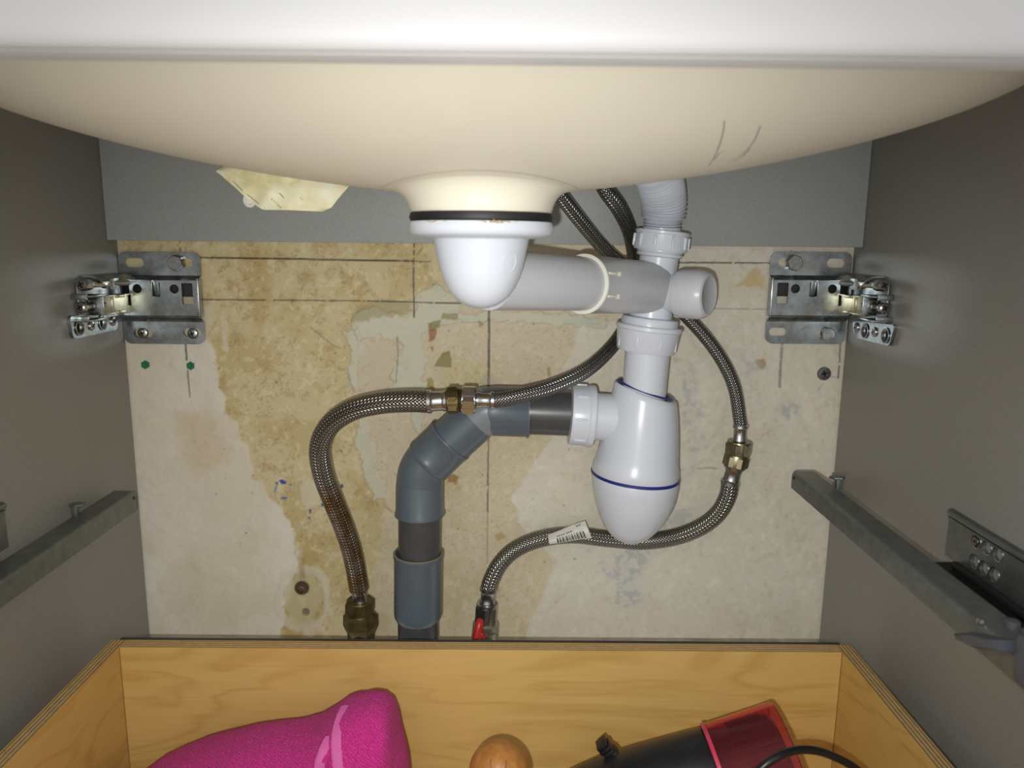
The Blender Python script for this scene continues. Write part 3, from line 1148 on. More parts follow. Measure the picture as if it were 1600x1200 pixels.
# left extension hose down to the riser
h3, P3, r3 = hose('extension_hose', [(668, 628, -.088), (640, 627, -.088), (595, 630, -.086), (550, 641, -.081), (516, 664, -.074), (500, 697, -.068), (504, 738, -.062), (520, 782, -.055), (538, 826, -.048), (552, 872, -.042), (561, 920, -.038)], 33, M['braid_rust'],
                  'thick rust-stained braided hose curving down the left side of the grey pipe', 10, 28)
ferrule(h3, at(668, 627.5, -.088), at(700, 626, -.088), r3 * .95)
hexnut(h3, at(699, 626, -.088), at(716, 625.3, -.088), 22 * mpp(at(705, 625, -.088)), M['dirty_brass'], a0=0.1)
b = B()
m_ = mpp(at(720, 625, -.088))
q0, q1 = at(714, 625.4, -.088), at(724, 625, -.088)
Lq = (q1 - q0).length
b.lathe(q0, q1 - q0, [(17 * m_, 0)] + [((19.5 if i % 2 else 17.5) * m_, Lq * i / 8) for i in range(1, 8)] + [(17 * m_, Lq)], 30)
obj('threaded_nipple', b, M['brass'], h3)
ferrule(h3, at(561, 916, -.038), at(563, 942, -.036), r3 * .82, M['steel'])
hexnut(h3, at(562.5, 938, -.036), at(562.5, 957, -.036), 24 * mpp(at(562, 950, -.036)), M['dirty_brass'], a0=.0)
# right extension hose, sagging behind the trap to the valve
h4, P4, r4 = hose('extension_hose', [(1141, 752, -.036), (1137, 775, -.036), (1122, 802, -.034), (1094, 824, -.030), (1055, 839, -.024), (1005, 846, -.020), (950, 842, -.020), (895, 836, -.022), (845, 842, -.026), (806, 858, -.030), (782, 880, -.033), (768, 905, -.035), (763, 922, -.036)], 26, M['braid_thick'],
                  'thick braided hose sagging behind the trap with a barcode tag', 10, 26)
ferrule(h4, at(1140, 757, -.036), at(1148, 729, -.036), r4 * .98, M['steel'])
hexnut(h4, at(1147.5, 730, -.036), at(1152, 711, -.036), 19.5 * mpp(at(1150, 720, -.036)), M['brass'], a0=.2)
ferrule(h4, at(763.5, 918, -.036), at(761, 945, -.036), r4 * .92, M['steel'])
hexnut(h4, at(760.5, 943, -.036), at(759, 974, -.036), 18.5 * mpp(at(760, 960, -.036)), M['steel'], a0=.1)
# barcode tag: a loop of paper folded over the hose
b = B()
cs = [at(856, 835.5, -.031), at(914, 813.5, -.032), at(925, 840.5, -.036), at(858, 850.5, -.0355)]
rows = []
for j in range(9):
    v_ = j / 8
    row = []
    for i in range(13):
        u_ = i / 12
        p = cs[0].lerp(cs[1], u_).lerp(cs[3].lerp(cs[2], u_), v_)
        row.append(p + Vector((0, -.0035 * math.sin(math.pi * v_) - .0006 * math.sin(u_ * 7), 0)))
    rows.append(row)
for off in (0, .00025):
    g = [[b.bm.verts.new(p + Vector((0, off, 0))) for p in r] for r in rows]
    for j in range(8):
        for i in range(12):
            b.f([g[j][i], g[j][i + 1], g[j + 1][i + 1], g[j + 1][i]])
tagp = obj('paper_tag', b, M['tag'], h4, 60, recalc=False, label='white barcode tag')
b = B()


def tag_pt(u_, v_):
    p = cs[0].lerp(cs[1], u_).lerp(cs[3].lerp(cs[2], u_), v_)
    return p + Vector((0, -.0035 * math.sin(math.pi * v_) - .0006 * math.sin(u_ * 7) - .00022, 0))


def strip(u0, u1, v0, v1, n=6):
    g = [[b.bm.verts.new(tag_pt(u, v0 + (v1 - v0) * j / n)) for u in (u0, u1)] for j in range(n + 1)]
    for j in range(n):
        b.f([g[j][0], g[j][1], g[j + 1][1], g[j + 1][0]])


u_ = .20
for wd, gp in zip([.035, .03, .012, .028, .012, .03, .012, .02, .012, .03, .02, .012, .028, .012, .03, .012, .03], [.028, .02, .016, .02, .022, .014, .022, .02, .014, .026, .014, .02, .016, .024, .014, .02, .01]):
    strip(u_, u_ + wd, .42, .93)
    u_ += wd + gp
for u0 in (.22, .27, .33, .38, .46, .51, .57):
    strip(u0, u0 + .035, .25, .31, 2)
for u0 in (.74, .78, .83):
    strip(u0, u0 + .02, .06, .14, 2)
obj('barcode', b, M['ink_black'], tagp, 60, recalc=False, label='black barcode bars')

# ---------------------------------------------------------------- riser fitting and ball valve
ris = thing('riser_fitting', (at(562, 990, -.036).x, -.036, Z0 - .42), 'tarnished brass compression fitting under the rusty hose', 'pipe fitting')
pr = lambda x, y: at(x, y, -.036)
mm = mpp(pr(562, 970))
b = B()
p0, p1 = pr(563, 957), pr(564, 990)
L_ = (p1 - p0).length
b.lathe(p0, p1 - p0, [(20 * mm, 0), (27 * mm, L_ * .12), (27.5 * mm, L_ * .6), (24 * mm, L_ * .85), (21 * mm, L_)], 6, a0=.5)
obj('union_nut', b, M['dirty_brass'], ris, 20)
b = B()
b.lathe(p0 - (p1 - p0) * .08, p1 - p0, [(19 * mm, 0), (21 * mm, L_ * .1), (21 * mm, L_ * 1.1)], 30)
b.lathe(p1, Vector((0, 0, -1)), [(21 * mm, 0), (21.5 * mm, .006), (19 * mm, .012), (14 * mm, .014), (14 * mm, p1.z - Z0 + .42)], 30)
obj('pipe_body', b, M['dirty_brass'], ris)
val = thing('ball_valve', (at(757, 990, -.036).x, -.036, Z0 - .42), 'small nickel ball valve with a red lever below the tagged hose', 'valve')
b = B()
p0, p1 = pr(759, 972), pr(757, 1000)
L_ = (p1 - p0).length
b.lathe(p0, p1 - p0, [(16 * mm, -.001), (20 * mm, L_ * .05), (20.5 * mm, L_ * .30), (18 * mm, L_ * .36), (20.5 * mm, L_ * .42), (21 * mm, L_ * .95), (18 * mm, L_), (19 * mm, L_ * 1.4), (14 * mm, L_ * 1.8)], 32)
b.lathe(p1 + (p1 - p0) * .8, Vector((0, 0, -1)), [(13 * mm, 0), (13 * mm, p1.z - L_ * .8 - Z0 + .42)], 24)
obj('valve_body', b, M['valve'], val)
b = B()
P = spl([at(750, 969, -.053), at(749, 976, -.056), at(746, 988, -.058), at(743, 1004, -.060), at(741, 1016, -.061)], 5)
b.tube(P, [5.2 * mm] * 3 + [6.2 * mm] * (len(P) - 3), 14)
b.lathe(at(752, 978, -.036), (0, -1, 0), [(7 * mm, .006), (7 * mm, .018), (4 * mm, .019)], 16)
obj('lever', b, M['red'], val, label='red lever')


# ---------------------------------------------------------------- wall hangers of the cabinet
def rrect(a0, b0, a1, b1, r, n=5):
    out = []
    for cx_, cy_, s0 in ((a1 - r, b1 - r, 0), (a0 + r, b1 - r, 90), (a0 + r, b0 + r, 180), (a1 - r, b0 + r, 270)):
        for i in range(n + 1):
            a = math.radians(s0 + 90 * i / n)
            out.append((cx_ + r * math.cos(a), cy_ + r * math.sin(a)))
    return out


def circ(a, b_, r, n=20):
    return [(a + r * math.cos(2 * math.pi * i / n), b_ + r * math.sin(2 * math.pi * i / n)) for i in range(n)]


def screw(parent, p, axis, r, h, mat=None, cross=True, name='screw', spin=.4):
    b = B()
    b.lathe(p, axis, [(r * .5, -.0045), (r * .5, -.0001), (r * .98, 0), (r, h * .3), (r * .9, h * .7), (r * .6, h * .95), (r * .3, h), (.00005, h)], 24)
    if cross:
        x, y, z = frame(axis)
        b.mi = 1
        for a in (spin, spin + math.pi / 2):
            d = x * math.cos(a) + y * math.sin(a)
            b.box(Vector(p) + z * (h * .90), (r * 1.05, r * .26, h * .28), (d, z.cross(d), z))
    return obj(name, b, [mat or M['steel'], M['dark']], parent, 40)


def hanger(sgn, cxp, label, side_px):
    """sgn -1 left, +1 right. u runs from the inner edge (0) to the cabinet side (63 mm), w up from the lower edge."""
    W_, H_ = .063, .0715
    ctr = at(cxp, 466, -.004)
    U = Vector((sgn, 0, 0))
    V = Vector((0, 0, 1))
    o = Vector((ctr.x - sgn * W_ / 2, -.0035, ctr.z - H_ / 2))
    t = thing('wall_hanger', (ctr.x, -.004, o.z), label, 'bracket')
    mmm = .001
    sc = lambda lst: [(a * mmm, b_ * mmm) for a, b_ in lst]
    out = Vector((0, -1, 0))

    def pl(b, outer, holes, depth, th=.0020):
        # keep the plate thickness towards the camera whichever way U runs
        if sgn > 0:
            b.prism(o + out * depth, U, V, sc(outer), [sc(h) for h in holes], th)
        else:
            b.prism(o + out * (depth + th), U, V, sc(outer), [sc(h) for h in holes], th)
    b = B()
    top = [(0, 53.5), (63, 53.5)] + [(63, 65.5)] + [(57 + 6 * math.cos(a), 65.5 + 6 * math.sin(a)) for a in [math.pi / 2 * i / 6 for i in range(1, 6)]] + [(57, 71.5), (6, 71.5)] + [(6 - 6 * math.sin(a), 65.5 + 6 * math.cos(a)) for a in [math.pi / 2 * i / 6 for i in range(1, 6)]] + [(0, 65.5)]
    pl(b, top, [rrect(6, 59.5, 21, 66.5, 3.4), rrect(43.5, 59.5, 58, 66.5, 3.4)], 0)
    low = [(0, 17.5)] + [(0, 6)] + [(6 - 6 * math.cos(a), 6 - 6 * math.sin(a)) for a in [math.pi / 2 * i / 6 for i in range(1, 6)]] + [(6, 0), (57, 0)] + [(57 + 6 * math.sin(a), 6 - 6 * math.cos(a)) for a in [math.pi / 2 * i / 6 for i in range(1, 6)]] + [(63, 6), (63, 17.5)]
    pl(b, low, [rrect(2.5, 6, 16.5, 12.5, 3.1), rrect(41, 5, 55, 11.5, 3.1)], 0)
    mid_ = [(1.5, 23), (61.5, 23), (61.5, 50), (1.5, 50)]
    pl(b, mid_, [rrect(4.5, 31.5, 13, 48, 1), circ(18.5, 43.5, 3.5), rrect(29.5, 37.5, 35.5, 49, .6), circ(47, 43.5, 3.5), rrect(53, 39.5, 60, 48, .8), rrect(52.2, 30.5, 55.8, 39, .6)], .0065, .0018)
    # rounded bends joining the raised channel to the two flanges
    for wa, wb, da, db in ((53.5, 50, .0, .0065), (17.5, 23, .0, .0065)):
        rr = []
        for th in (.0, .0018):
            pass
        ring_ = []
        K = 7
        f_ = []
        for i in range(K + 1):
            s = i / K
            e = s * s * (3 - 2 * s)
            f_.append((wa + (wb - wa) * s, da + (db - da) * e))
        pa = [o + V * (w_ * mmm) + out * (d_ + .0019) for w_, d_ in f_] + [o + V * (w_ * mmm) + out * d_ for w_, d_ in reversed(f_)]
        u0, u1 = .3 * mmm, 62.7 * mmm
        b.rings([[p + U * u0 for p in pa], [p + U * u1 for p in pa]], True, True)
    # end wall of the channel on the inner side
    b.box(o + U * .0012 + V * .0365 + out * .004, (.0018, .0085, .030), (U, Vector((0, 1, 0)), V), .0004)
    plate = obj('wall_plate', b, M['zinc'], t, 30)
    b = B()
    b.box(o + U * .032 + V * .0425 + out * .0028, (.0585, .0012, .0105), (U, Vector((0, 1, 0)), V), .0002)  # dark plate added behind the holes to stand in for their shade
    obj('hole_shade_plate', b, M['dark'], plate)
    # spring tongue standing proud in the middle slot
    b = B()
    b.box(o + U * .0325 + V * .0435 + out * .0072, (.0042, .0010, .012), (U, (Vector((0, 1, 0)) + V * .18).normalized(), (V - Vector((0, 1, 0)) * .18).normalized()), .0003)
    b.box(o + U * .0353 + V * .0435 + out * .0088, (.0007, .003, .013), (U, Vector((0, 1, 0)), V), .0002)
    obj('spring_tongue', b, M['zinc'], plate)
    # hex bolt above
    b = B()
    c = o + U * .0175 + V * .063 + out * .002
    b.lathe(c, out, [(.0064, -.001), (.0064, .0042), (.0058, .0048)], 6, a0=.25)
    b.lathe(c, out, [(.0045, -.004), (.0045, 0)], 16)
    obj('hex_bolt', b, M['steel'], t, 20)
    if sgn > 0:
        b = B()
        b.lathe(o + U * .048 + V * .0082 + out * .002, out, [(.0035, -.004), (.0050, 0), (.0052, .0006), (.0052, .0036), (.0046, .0044), (.0001, .0044)], 28)
        obj('round_bolt', b, M['steel'], t)
        b = B()                                   # rows of worn stamping, too faint to read
        for row, (a, e) in enumerate(((25, 38), (24, 39))):
            x_ = a
            k_ = 0
            while x_ < e:
                ln = (1.6, .7, 1.1, 1.9)[k_ % 4]
                b.box(o + U * (x_ * mmm) + V * ((63.5 - row * 3.4) * mmm) + out * .00202, (ln * mmm, .00005, .0011), (U, Vector((0, 1, 0)), V))
                x_ += ln + .6
                k_ += 1
        obj('worn_stamping', b, M['pencil'], plate)
    else:
        for uu in (.0085, .0475):
            screw(t, o + U * (uu + .0005) + V * .0085 + out * .002, out, .0042, .0024)
    # ---- arm hooking the cabinet side
    XS = sgn * (W2 - .0001)
    aL = o + U * .054 + V * .0325 + out * .0068
    aR = Vector((sgn * (W2 - .008), -.052, o.z + .0335))
    ad = (aR - aL).normalized()
    zz = Vector((0, 0, 1))
    nn = ad.cross(zz).normalized()
    if nn.y > 0:
        nn = -nn
    La = (aR - aL).length
    b = B()
    b.box((aL + aR) / 2, (La, .0016, .0145), (ad, nn, zz), .0004)
    for s_ in (.0066, -.0066):
        b.box((aL + aR) / 2 + ad * (La * .15) + zz * s_ - nn * .0015, (La * .6, .005, .0012), (ad, nn, zz), .0004)
    b.box(aL + ad * (La * .62) + nn * .0012 + zz * .001, (.0025, .0015, .011), (ad, nn, zz), .0004)
    b.box(aL + ad * (La * .36) + nn * .0012 - zz * .006, (.011, .0014, .0024), (ad, nn, zz), .0006)
    b.box(aL + ad * (La * .36) + nn * .0012 + zz * .006, (.011, .0014, .0024), (ad, nn, zz), .0006)
    arm = obj('hook_arm', b, M['zinc_yellow'], t, 30)
    # housing on the cabinet side
    b = B()
    zc_ = o.z + .0355
    b.box((XS - sgn * .001, -.040, zc_ + .001), (.0016, .056, .028), None, .0003)                 # back plate
    K = 8
    sec = []
    for i in range(K + 1):
        a = math.pi / 2 * i / K
        sec.append((W2 - .016 + .0 + .014 * (1 - math.cos(a)) * 0 + .0145 * math.sin(a) * 0 - .0 + 0.0145 * (i / K), zc_ + .0155 + .0045 * math.sin(math.pi / 2 * min(1, 1.6 * i / K))))
    ring0 = [(x_, z_) for x_, z_ in sec] + [(x_, z_ - .0012) for x_, z_ in reversed(sec)]
    b.rings([[Vector((sgn * x_, y_, z_)) for x_, z_ in ring0] for y_ in (-.012, -.060)], True, True)
    b.box((XS - sgn * .0155, -.044, zc_ + .0135), (.0012, .012, .008), None, .0003)
    for zo in (.0058, -.0095):                                                                      # front tabs
        b.box((XS - sgn * .0055, -.0735, zc_ + zo), (.011, .0014, .0042), None, .0003)
    b.box((XS - sgn * .0075, -.066, zc_ - .0105), (.014, .018, .0014), None, .0003)
    b.box((XS - sgn * .0075, -.064, zc_ + .0062), (.014, .020, .0014), None, .0003)
    b.box((XS - sgn * .011, -.0625, zc_ - .001), (.0095, .003, .013), None, .0004)
    house = obj('hook_housing', b, M['zinc'], t, 30)
    # adjusting screws pointing at the room
    for nm, p0, p1, r in (('adjusting_screw', (XS - sgn * .0185, -.028, zc_ + .0135), (XS - sgn * .0072, -.0735, zc_ + .0142), .0042), ('adjusting_screw', (XS - sgn * .012, -.052, zc_ - .001), (XS - sgn * .0055, -.0745, zc_ - .0015), .0040)):
        p0, p1 = Vector(p0), Vector(p1)
        L_ = (p1 - p0).length
        b = B()
        b.lathe(p0, p1 - p0, [(.0016, 0), (.0020, .002), (.0020, L_ * .45), (.0034, L_ * .47), (.0034, L_ * .55), (.0024, L_ * .57), (.0024, L_ * .8), (r * .9, L_ * .82), (r, L_ * .86), (r, L_ * .97), (r * .8, L_), (.0002, L_)], 24)
        x, y, z = frame(p1 - p0)
        b.mi = 1
        for a in (.5, .5 + math.pi / 2):
            d = x * math.cos(a) + y * math.sin(a)
            b.box(p1, (r * 1.1, r * .24, .0005), (d, z.cross(d), z))
        obj(nm, b, [M['chrome'], M['dark']], t, 40)
    # lower plate screwed flat to the cabinet side, with two countersunk holes
    QC, QH, QS = side_px
    on = lambda q, d_=.0024: on_x(q[0], q[1], XS - sgn * d_)
    Yv = Vector((0, -1, 0))
    oo = Vector((XS if sgn > 0 else XS + .0024, 0, 0))
    cs_ = [(-on(q).y, on(q).z) for q in QC]
    outer = []
    for i in range(4):                                # cut the four corners round
        a_, p_, n_ = Vector(cs_[i]), Vector(cs_[i - 1]), Vector(cs_[(i + 1) % 4])
        d0, d1 = (p_ - a_).normalized() * .003, (n_ - a_).normalized() * .003
        for t_ in (0, .5, 1):
            q_ = (a_ + d0).lerp(a_ + d1, t_).lerp(a_, .45 if t_ == .5 else 0)
            outer.append((q_.x, q_.y))
    hc = [(-on(q).y, on(q).z) for q in QH]
    b = B()
    b.prism(oo, Yv, zz, outer, [circ(a, c, .0050) for a, c in hc], .0024)
    for a, c in hc:
        b.lathe((XS - sgn * .0004, -a, c), (-sgn, 0, 0), [(.0038, 0), (.0050, .0020), (.0057, .0024), (.0057, .0028), (.0049, .0029), (.0039, .0020)], 24, False, False)
    b.mi = 1
    for a, c in hc:
        b.lathe((XS - sgn * .0002, -a, c), (-sgn, 0, 0), [(.0042, 0), (.0042, .0004)], 20)
    obj('side_plate', b, [M['zinc'], M['dark']], t, 30)
    for q in QS:
        screw(t, on(q), Vector((-sgn, 0, 0)), .0036, .0016, name='side_screw')
    return t


hanger(-1, 254, 'zinc cabinet hanger at the left side board with two cross-head screws below',
       ([(109, 494), (184, 487), (184, 515), (115, 530)], [(124, 512), (160, 504)], [(142.5, 509), (176, 502)]))
hanger(1, 1262, 'zinc cabinet hanger at the right side board with a round bolt below',
       ([(1398, 508), (1332, 500), (1334, 527), (1389, 541)], [(1384, 524), (1352, 517)], [(1367, 518.6), (1339, 511.5)]))

# ---------------------------------------------------------------- wall screw, plugs, pipe stub
p = at(1288, 584, -.0015)
b = B()
b.lathe(p, (0, -1, 0), [(.0055, -.002), (.0054, .0002), (.0050, .0010), (.0032, .0012), (.0030, .0002), (.00005, .0002)], 26)
b.mi = 1
for a in (.3, .3 + math.pi / 2):
    d = Vector((math.cos(a), 0, math.sin(a)))
    b.box(p + Vector((0, -.0006, 0)), (.0046, .0006, .0012), (d, Vector((0, 1, 0)), Vector((-math.sin(a), 0, math.cos(a)))))
obj('wall_screw', b, [mottled('grey_screw', (100, 100, 100), (130, 130, 130), 500, .4, .8), M['dark']], None, 40, label='grey countersunk screw in the plaster below the right hanger', cat='screw')
for (x, y), lb in (((227, 570), 'green wall plug flush in the plaster, nearest the left side board'), ((298, 571.5), 'green wall plug flush in the plaster on the pencil line')):
    p = at(x, y, -.0012)
    b = B()
    prof_r = .0030
    x_, y_, z_ = frame((0, -1, 0))
    rr = []
    for r, t in ((1.0, -.004), (1.0, .0006), (.72, .0010), (.42, .0008), (.2, .0006)):
        rr.append([p + z_ * t + (x_ * math.cos(a) + y_ * math.sin(a)) * (prof_r * r * (1 + .16 * (k_ % 4 == 0) + .05 * math.sin(k_ * 2.3))) for k_, a in enumerate([2 * math.pi * i / 24 for i in range(24)])])
    b.rings(rr, True, True)
    obj('wall_plug', b, M['green'], None, 40, label=lb, cat='wall plug', group='green wall plugs under the left hanger')
p = at(471, 919, .0)
b = B()
b.lathe(p + Vector((0, .004, 0)), (0.1, -1, .05), [(.0058, 0), (.0060, .0045), (.0052, .006), (.0040, .0072), (.0038, .0095), (.0024, .0102), (.0020, .0075)], 14)
obj('pipe_stub', b, M['copper'], None, 40, label='corroded copper stub in the chipped plaster left of the rusty hose', cat='pipe stub')

# ---------------------------------------------------------------- paper label hanging from the basin
YL = -.150
lab = thing('paper_label', at(440, 300, YL), 'yellowed paper sticker peeling off the left underside of the basin', 'label')
outl = [(337, 269), (352, 256), (366, 250), (422, 246), (474, 258), (530, 278), (545, 290), (534, 303), (519, 323), (503, 329.5), (460, 328), (412, 327.5), (399, 320), (380, 304), (358, 285)]
oL = at(440, 295, YL)
m_ = mpp(oL)
b = B()
poly = [((x - 440) * m_, (295 - y) * m_) for x, y in outl]
t_ = bmesh.new()
# a grid cut to the outline so the sheet can curl
cx_ = sum(p[0] for p in poly) / len(poly)
cy_ = sum(p[1] for p in poly) / len(poly)


def curl(a, c):
    return oL + Vector((a, -.004 * math.cos(a / .03) + .35 * max(0, c) + .0012 * math.sin(a * 210 + c * 160) + .0008 * math.sin(a * 420 - c * 300), c))


rings_ = []
dense = []
for i in range(len(poly)):
    p, q = poly[i], poly[(i + 1) % len(poly)]
    for s in range(4):
        dense.append((p[0] + (q[0] - p[0]) * s / 4, p[1] + (q[1] - p[1]) * s / 4))
for s in (1.0, .85, .68, .5, .33, .16):
    rings_.append([(cx_ + (a - cx_) * s, cy_ + (c - cy_) * s) for a, c in dense])
back = [[curl(a, c) + Vector((0, .0004, 0)) for a, c in r] for r in rings_]
front = [[curl(a, c) for a, c in r] for r in rings_]
b.rings(list(reversed(back)) + front, True, True)
sheet_ = obj('sticker_sheet', b, M['label'], lab, 70)
b = B()


def ink(pts, r):
    b.tube([curl((x - 440) * m_, (295 - y) * m_) + Vector((0, -.00005, 0)) for x, y in pts], r, 5)


ink([(352, 273), (380, 298), (415, 326)], .00022)
ink([(424, 286), (440, 303), (462, 327)], .00028)
ink([(470, 308), (478, 317)], .00016)
for i in range(5):                                # a slanting row of smudged print
    x_, y_ = 427 + i * 3.2, 312 + i * 3.0
    ink([(x_, y_), (x_ + 2.2, y_ - 1.6)], .0002)
    ink([(x_ + .6, y_ + 1.6), (x_ + 2.4, y_ + .2)], .00018)
obj('print', b, M['ink'], sheet_, label='faded print')
b = B()
pc = at(390, 313, YL + .004)
b.tube([pc + Vector((.0028 * math.cos(a), 0, .0032 * math.sin(a))) for a in np.linspace(.7, 2 * math.pi - .5, 22)], .0011, 10)
b.lathe(pc, (0, -1, 0), [(.0022, -.0008), (.0022, .0004), (.0001, .0006)], 18)
obj('curled_corner', b, M['tag'], lab, label='curled white corner')


# ---------------------------------------------------------------- drawer runners
def runner(sgn, label):
    yr = -.050
    if sgn > 0:
        pi, po = at(1238, 736, yr), at(1272, 731, yr)
        pb = at(1236, 762, yr)
    else:
        pi, po = at(213, 767, yr), at(178, 765, yr)
        pb = at(216, 796, yr)
    xi, xo, zt, zb = pi.x, po.x, pi.z, pb.z
    yfr = -.400
    t = thing('drawer_runner', ((xi + xo) / 2, (yr + yfr) / 2, zb), label, 'drawer runner', 'runners of the removed upper drawer')
    th = .0013
    b = B()
    lo, hi = min(xi, xo), max(xi, xo)
    # an open channel: top web and inner flange with a rolled corner, short outer flange
    r = .003
    xs = lambda v: xi + (v if xo > xi else -v)
    w_ = hi - lo
    sec = [(0, zb), (0, zt - r)] + [(r - r * math.cos(a), zt - r + r * math.sin(a)) for a in [math.pi / 2 * i / 5 for i in range(1, 6)]] + [(w_, zt), (w_, zt - .007), (w_ - th, zt - .007), (w_ - th, zt - th), (r, zt - th), (th, zt - r), (th, zb)]
    b.rings([[Vector((xs(a), y_, z_)) for a, z_ in sec] for y_ in (yr, yfr)], True, True)
    b.bx((min(xs(0), xs(w_ - .002)), yr - .001, zb + .001), (max(xs(0), xs(w_ - .002)), yr, zt - .001), .0003)
    rail = obj('sliding_rail', b, M['runner'], t, 25)
    b = B()
    b.lathe((xs(.0015), yr - .0045, zt - .004), (-sgn, 0, 0), [(.0013, -.001), (.0013, .0019), (.0001, .0019)], 14)
    obj('rivet', b, M['dark'], rail)
    if sgn > 0:
        b = B()
        b.lathe(on_x(1531, 971, xi), (-1, 0, 0), [(.0015, -.001), (.0015, .0008), (.0008, .0012)], 12)
        obj('rivet', b, M['steel'], rail)
    # hook pin standing on the rail
    pp = at(1312, 760, yr - .034) if sgn > 0 else at(118, 806, yr - .034 * 2.2)
    yp = yr - (.030 if sgn > 0 else .048)
    q = on_z(1310, 763, zt) if sgn > 0 else on_z(118, 806, zt)
    b = B()
    b.bx((q.x - .002, q.y - .0018, zt - .0005), (q.x + .002, q.y + .0018, zt + .0072), .0005)
    b.lathe((q.x - sgn * .0015, q.y, zt + .0068), (0, .12, 1), [(.0049, 0), (.0053, .0006), (.0053, .0016), (.0046, .0021)], 6, a0=.3)
    obj('hook_pin', b, M['runner'], t, 25)
    # fixed profile screwed to the cabinet side
    XS = sgn * W2
    if sgn > 0:
        f0, f1 = on_x(1484, 794, XS - .002), on_x(1478, 868, XS - .002)
    else:
        f0, f1 = on_x(6, 784, XS + .002), on_x(9, 858, XS + .002)
    yA = f0.y
    zt2, zb2 = f0.z, f1.z
    b = B()
    Yv = Vector((0, -1, 0))
    Ln = yA + .372
    hs = []
    hp = []
    if sgn > 0:
        for px_, py_ in ((1525, 846), (1542, 856), (1559, 866), (1522, 877), (1537, 888), (1553, 898)):
            q = on_x(px_, py_, XS - .002)
            hp.append((yA - q.y, q.z - zb2))
    else:
        hp = [(.018 + .010 * i, (.018 if j else .009)) for j in range(2) for i in range(3)]
    hs = [circ(a, c, .0035, 16) for a, c in hp]
    outer = [(0, 0), (Ln, 0), (Ln, zt2 - zb2), (0, zt2 - zb2)]
    if sgn < 0:
        b.prism((XS + .0018, yA, zb2), Yv, Vector((0, 0, 1)), outer, hs, .0018)
    else:
        b.prism((XS, yA, zb2), Yv, Vector((0, 0, 1)), outer, hs, .0018)
    prof_ = obj('cabinet_profile', b, M['runner'], t, 25)
    b = B()
    xx = sorted((XS - sgn * .0012, XS - sgn * .0042))
    b.bx((xx[0], -.372, zt2 - .0036), (xx[1], yA - .0002, zt2 - .0002), .0012)
    xx = sorted((XS - sgn * .0012, XS - sgn * .0032))
    b.bx((xx[0], -.372, zt2 - .0056), (xx[1], yA - .0002, zt2 - .0046), .0006)
    obj('rolled_edge', b, M['runner'], prof_, 25)
    b = B()
    for a, c in hp:
        b.lathe((XS - sgn * .0016, yA - a, zb2 + c), (-sgn, 0, 0), [(.0035, -.001), (.0038, .0004), (.0042, .0006), (.0042, .0001)], 18, False, False)
    obj('hole_rim', b, M['chrome'], prof_, 25)
    if sgn > 0:
        a, c = hp[0]
        screw(t, Vector((XS - .0016, yA - a, zb2 + c)), Vector((-1, 0, 0)), .0026, .0014, M['brass'])
    b = B()
    x0_, x1_ = sorted((XS - sgn * .0015, xo - sgn * -.001))
    b.bx((x0_, -.372, zb2 - .004), (x1_, yA - .012, zb2 + .0005), .0006)
    x0_, x1_ = sorted((XS - sgn * .006, XS - sgn * .010))
    b.bx((x0_, -.372, zb2 + .0005), (x1_, yA - .020, zb2 + .0045), .0012)
    obj('ball_track', b, M['runner_black'], t, 25)
    return t, (xi, xo, zt, zb)


rn, dm = runner(1, 'galvanised drawer runner along the right side board with a grey release catch')
runner(-1, 'galvanised drawer runner along the left side board')
xi, xo, zt, zb = dm
b = B()
c0_ = on_x(1508, 996, xi - .001)
pts = [(1510, 990), (1535, 989), (1582, 1000), (1586, 1018), (1542, 1012), (1514, 999)]
P3_ = [on_x(x_, y_, xi - .0005) for x_, y_ in pts]
ring0 = [Vector(p) for p in P3_]
ring1 = [Vector(p) - Vector((.006, 0, 0)) for p in P3_]
mid0 = sum((Vector(p) for p in P3_), Vector()) / len(P3_)
ring2 = [mid0 + (Vector(p) - mid0) * .7 - Vector((.008, 0, 0)) for p in P3_]
b.rings([ring0, ring1, ring2], True, True)
q = on_x(1600, 1038, xi - .0005)
b.box(q + Vector((.001, -.002, .002)), (.008, .012, .022), None, .003)
b.box(q + Vector((.002, -.002, .014)), (.006, .010, .008), None, .002)
q2 = on_z(1582, 976, zt + .001)
b.lathe(q2, (0, 0, 1), [(.0032, -.001), (.0032, .0014), (.0026, .002)], 20)
obj('release_catch', b, M['clip'], rn, 30, label='grey plastic release catch')

# ---------------------------------------------------------------- lower drawer
YD = -.109
iL, iR = at(187, 1012, YD), at(1315.5, 1019, YD)
zt = (iL.z + iR.z) / 2
xl, xr = iL.x, iR.x
PT = .0105
DH = .150
YDF = -.480
drw = thing('drawer', ((xl + xr) / 2, (YD + YDF) / 2, zt - DH - .004), 'birch plywood drawer holding a towel and a hair dryer', 'drawer')


def ply(name, lo, hi, axis, face_mat, parent):
    """Plywood: thin veneers glued side by side along the thickness axis, their edges showing on top."""
    b = B()
    n = 9
    lo, hi = Vector(lo), Vector(hi)
    t0 = lo[axis]
    T = (hi[axis] - lo[axis])
    wts = [.7 if i in (0, n - 1) else (1.25 if i % 2 == 0 else .85) for i in range(n)]
    tot = sum(wts)
    for i in range(n):
        a = Vector(lo)
        c = Vector(hi)
        a[axis] = t0
        t0 += T * wts[i] / tot
        c[axis] = t0
        if i % 2:
            c.z -= .0002
        b.mi = 0 if i in (0, n - 1) else (1 if i % 2 == 0 else 2)
        b.bx(a, c)
    return obj(name, b, [face_mat, M['ply_light'], M['ply_dark']], parent, 30)


